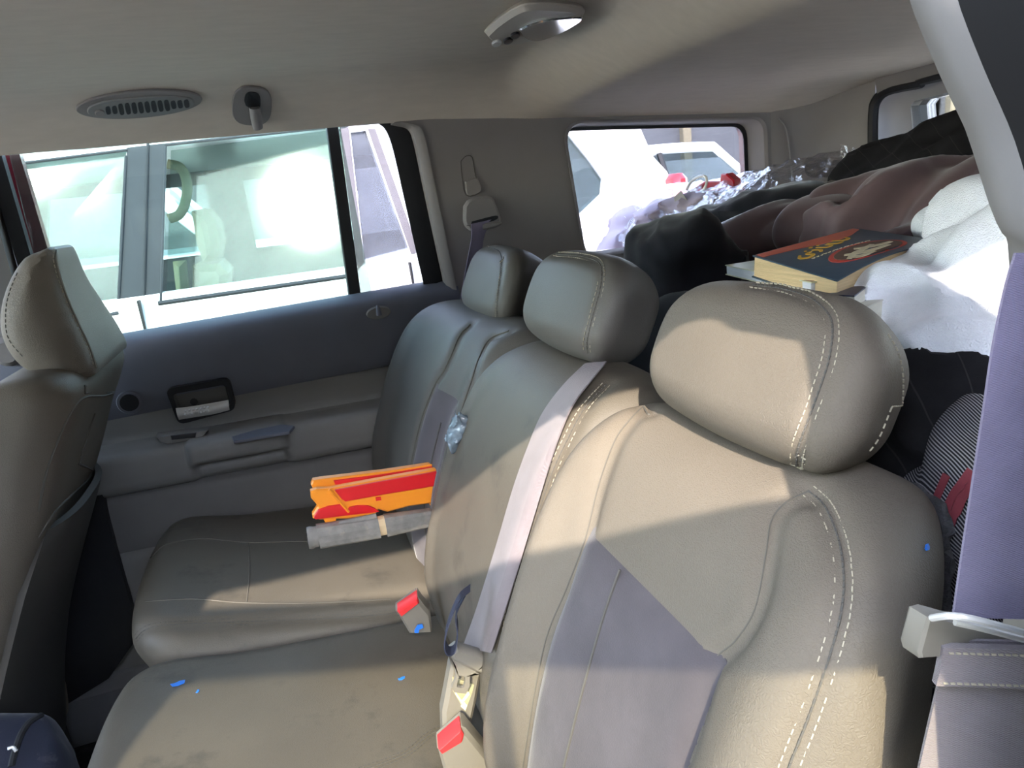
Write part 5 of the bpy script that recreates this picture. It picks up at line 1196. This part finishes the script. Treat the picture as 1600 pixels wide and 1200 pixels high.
nobj('pillar_cover', flat_panel(nbx([(224, 222), (250, 219), (254, 478), (228, 482)]), [], YN-0.006, 0.005), PILLAR, smooth=False)
P = tilt(np.array([np.array([*(nbx([p])[0][:1]), YN-0.008, nbx([p])[0][1]]) for p in ((223, 218), (225, 350), (228, 484))])); obj('pillar_gap', *tube(P, 0.004, 6), BLACK, nb_car)
nobj('pillar_cover', flat_panel(nbx([(536, 196), (549, 194), (567, 408), (553, 428)]), [], YN-0.006, 0.005), PINKTRIM, smooth=False)
nobj('pillar_cover', flat_panel(nbx([(580, 196), (592, 196), (652, 392), (640, 396)]), [], YN-0.006, 0.005), PINKTRIM, smooth=False)
def nsill(p0, p1, r=0.008, m=PILLAR): P = tilt(np.array([np.array([*(nbx([p])[0][:1]), YN-0.006, nbx([p])[0][1]]) for p in (p0, ((p0[0]+p1[0])/2, (p0[1]+p1[1])/2), p1)])); obj('window_seal', *tube(P, r, 6), m, nb_car)
nsill((-60, 541), (190, 487)); nsill((250, 472), (556, 428)); nsill((250, 222), (548, 190), 0.005); nsill((-60, 262), (190, 230), 0.005)
nsill((188, 240), (188, 486), 0.004); nsill((252, 224), (254, 470), 0.004)
g1 = nobj('window_glass', prism(y3(front_w, YN+0.012), (0, 0.004, 0)), G_NB, smooth=False)
rw = y3(rear_w, YN+0.085); rw[:, 1] -= 0.17*(rw[:, 0]-rear_w[:, 0].mean()); rw[:, 1] += 0.035*(rw[:, 2]-ztilt)
g2 = nobj('window_glass', prism(rw, (0, 0.004, 0)), G_NB, smooth=False)
nobj('window_glass', prism(y3(vent_w, YN+0.012), (0, 0.004, 0)), G_NB2, smooth=False)
nobj('window_glass', prism(y3(d_w, YN+0.012), (0, 0.004, 0)), G_CAR, smooth=False)
P = np.array([[(x, YN+0.12+1.5*t, 0.28+0.07*math.sin(math.pi*t)-0.05*max(0, -x-0.4)**2) for t in np.linspace(0, 1, 9)] for x in np.linspace(-1.2, 1.2, 10)]); obj('roof', *sheet(P, 0.02), WHITE, nb_car)
# far side of that car, seen through it: door tops with open window bands
fs_out = np.array([(-2.2, -0.95), (1.40, -0.95), (1.38, 0.0), (1.2, 0.26), (-1.2, 0.27)])
obj('far_side', *flat_panel(fs_out, [np.array([(-1.1, -0.14), (-0.30, -0.14), (-0.30, 0.2), (-1.0, 0.2)]), np.array([(-0.12, -0.14), (0.75, -0.14), (0.72, 0.2), (-0.12, 0.2)]), np.array([(0.85, -0.12), (1.1, -0.08), (1.0, 0.18), (0.85, 0.2)])], 3.95, 0.05), DARKIN, nb_car, smooth=False)
obj('hatch', *sheet(np.array([[(1.42-0.0*t+(0.0 if z < -0.18 else -(z+0.18)*0.42), 2.36+1.6*t, z) for z in (-1.1, -0.6, -0.18, 0.0, 0.15, 0.27)] for t in np.linspace(0, 1, 8)]), 0.02), WHITE, nb_car)
obj('tail_lamp', *box((1.415, YN+0.05, -0.075), (0.06, 0.16, 0.13), bev=0.02), LAMP_RED, nb_car)
obj('cabin_floor', *box((-0.4, 3.15, -0.75), (3.4, 1.5, 0.08)), DARKIN, nb_car, smooth=False)
# its beige seats and grab handle behind the glass
YI = 2.75
def seat_in(pts, Y, d, name='seat'): obj(name, *prism(np.array([at(x, y, Y=Y) for x, y in pts]), (0, d, 0), 0.03), BEIGE, nb_car)
seat_in([(298, 330), (318, 325), (336, 345), (344, 380), (338, 408), (316, 411), (306, 380)], YI, 0.40, 'seat_back')
seat_in([(300, 416), (340, 412), (356, 428), (350, 470), (298, 480)], YI, 0.42, 'seat_cushion')
seat_in([(268, 410), (288, 408), (294, 475), (276, 478)], YI-0.05, 0.1, 'belt_tower')
seat_in([(20, 395), (52, 400), (50, 470), (0, 470)], YI, 0.42, 'seat_back')
obj('grab_handle', *tube(spline([at(x, y, Y=2.62) for x, y in ((262, 256), (282, 262), (292, 285), (290, 315), (280, 335), (264, 342))], 6), 0.016, 10), BEIGE, nb_car)
for wx in (-1.9, 0.78):
    a = np.array([wx, YN-0.02, -1.16]); wh = obj('wheel', *tube([a, a+np.array([0, 0.03, 0]), a+np.array([0, 0.18, 0]), a+np.array([0, 0.21, 0])], [0.30, 0.34, 0.34, 0.30], 32), TYRE, nb_car)
    obj('hub', *tube([a-np.array([0, 0.012, 0]), a+np.array([0, 0.02, 0])], [0.12, 0.21], 20), CHROME, wh)
# a generic car body from its side outline (X, height over ground), with glasshouse and wheels
def car(name, label, x0, y0, L_, W_, H_, paint, hood=0.26, boot=0.18, suv=False, flip=False, rot=0.0):
    t = thing(name, label, 'car', (x0, y0, -1.5)); c_, s_ = math.cos(rot), math.sin(rot)
    def place(V):
        V = np.array(V, float); 
        if flip: V[:, 0] = L_-V[:, 0]
        X = V[:, 0]-L_/2; Y = V[:, 1]-W_/2; return np.c_[x0+X*c_-Y*s_, y0+X*s_+Y*c_, V[:, 2]-1.5]
    def put(nm, VF, m, **k):
        V, F = VF
        if flip: F = [q[::-1] for q in F]
        return obj(nm, place(V), F, m, t, **k)
    zb_ = H_*0.60; r = round_poly([(0.0, 0.30), (0.0, zb_*0.92), (0.1, zb_), (L_-0.35, zb_*0.95), (L_, zb_*0.80), (L_, 0.30)], [0.05, 0.15, 0.1, 0.4, 0.1, 0.05], 5)
    put('body', prism(np.c_[r[:, 0], np.zeros(len(r)), r[:, 1]], (0, W_, 0), 0.06), paint)
    ga, gb_, gc, gd = (0.04 if suv else boot*L_*0.6), (0.25 if suv else boot*L_*1.45), L_*(1-hood)-0.75, L_*(1-hood)+0.05
    rows = []
    for k in np.linspace(0, 1, 7):
        z = zb_*0.97+(H_-zb_*0.97)*k; ins = 0.02+0.16*k**1.3
        xa_, xb_ = ga+(gb_-ga)*k**0.8, gd+(gc-gd)*k**0.85
        rows.append([(x, y, z+0.03*math.sin(math.pi*u)*k) for u, x in zip(np.linspace(0, 1, 12), np.linspace(xa_, xb_, 12)) for y in (ins,)])
    left = np.array(rows); right = left.copy(); right[..., 1] = W_-right[..., 1]
    put('side_glass', lattice(left[:6]), G_CAR); put('side_glass', (lattice(right[:6])[0], [q[::-1] for q in lattice(right[:6])[1]]), G_CAR)
    top = np.array([[l+(r_-l)*v+np.array([0, 0, 0.03*math.sin(math.pi*v)]) for v in np.linspace(0, 1, 7)] for l, r_ in zip(left[6], right[6])]); put('roof', sheet(top, -0.02), paint)
    for e in (0, -1):
        put('windscreen', lattice(np.array([[l+(r_-l)*v for v in np.linspace(0, 1, 5)] for l, r_ in zip(left[:, e], right[:, e])])), G_CAR)
        for side in (left, right): put('pillar', tube(side[:, e], 0.045, 8), paint)
    for side in (left, right):
        put('roof_rail', tube(side[6], 0.05, 8), paint); m_ = 6
        put('pillar', tube(side[:, m_], 0.03, 6), BLACK)
    for wx in (L_*0.19, L_*0.80):
        for wy, sg in ((0.0, -1), (W_, 1)):
            a = np.array([wx, wy, 0.32]); w_ = np.array([0, sg, 0.0]); put('wheel', tube([a-w_*0.18, a+w_*0.0, a+w_*0.02], [0.32, 0.32, 0.27], 24), TYRE); put('hub', tube([a+w_*0.0, a+w_*0.03], [0.21, 0.14], 16), CHROME)
    for y in (0.15, W_-0.35): put('tail_lamp', box((-0.01, y+0.1, zb_*0.78), (0.06, 0.3, 0.14), bev=0.02), LAMP_RED)
    return t
SILVER = mat('pale_blue_grey_paint', (0.46, 0.50, 0.55), 0.35, 0.03, 5, coat=0.3)
car('parked_car', 'white saloon car behind the parked utility vehicle, seen through the quarter window', 4.15, 7.45, 4.6, 1.75, 1.70, WHITE, rot=0.0)
car('parked_car', 'white van like car beyond the parked utility vehicle, seen through its windows', -1.6, 6.2, 5.0, 1.8, 2.30, WHITE, suv=True)
car('parked_car', 'red car at the right rim of the quarter window', 12.6, 14.8, 4.4, 1.7, 1.40, mat('bright_red_paint', (0.50, 0.03, 0.05), 0.35, 0.04, 5, coat=0.3))
structure(obj('wall_sky_blocker', *box((-2.0, -7.0, 0.55), (26, 0.3, 4.1)), mat('sky_blocker_grey', (0.20, 0.19, 0.18), 0.95, 0.12, 1.2), smooth=False), 'unseen plain wall added behind the photographer to block low sky light', 'wall')  # out of view, added to keep low sky light out of the cabin
yw = structure(obj('wall_yard', *box((14, 20.0, 0.1), (60, 0.3, 3.2)), mat('grey_blue_render', (0.045, 0.048, 0.056), 0.95, 0.12, 1.2), smooth=False), 'grey blue yard wall far behind the parked cars', 'wall')
for k in range(16):
    obj('wall_post', *box((-6+2.6*k, 19.75, 0.15), (0.28, 0.25, 3.4), bev=0.02), mat('sandy_post', (0.11, 0.095, 0.065), 0.9, 0.1) if k == 0 else bpy.data.materials['sandy_post'], yw, smooth=False)

# crumpled film wedged between the far and middle backrests
P, N = pix(bvh_of(mb, fb), [(716, 690), (721, 676), (727, 662)], 2)
V, Q = cloth([(p+np.array([-0.004, 0.004, 0]), np.array([0.008, 0.009, 0.013])) for p in P[::2]], amp=0.006, scale=60, seed=51, h=0.0022, k=0.006, amp2=0.002)
tag(obj('film_scrap', V, Q, mat('pale_blue_film', (0.13, 0.165, 0.20), 0.25, 0.3, 90, spec=0.6)), 'crumpled pale blue film wedged between the far and middle backrests', 'scrap')
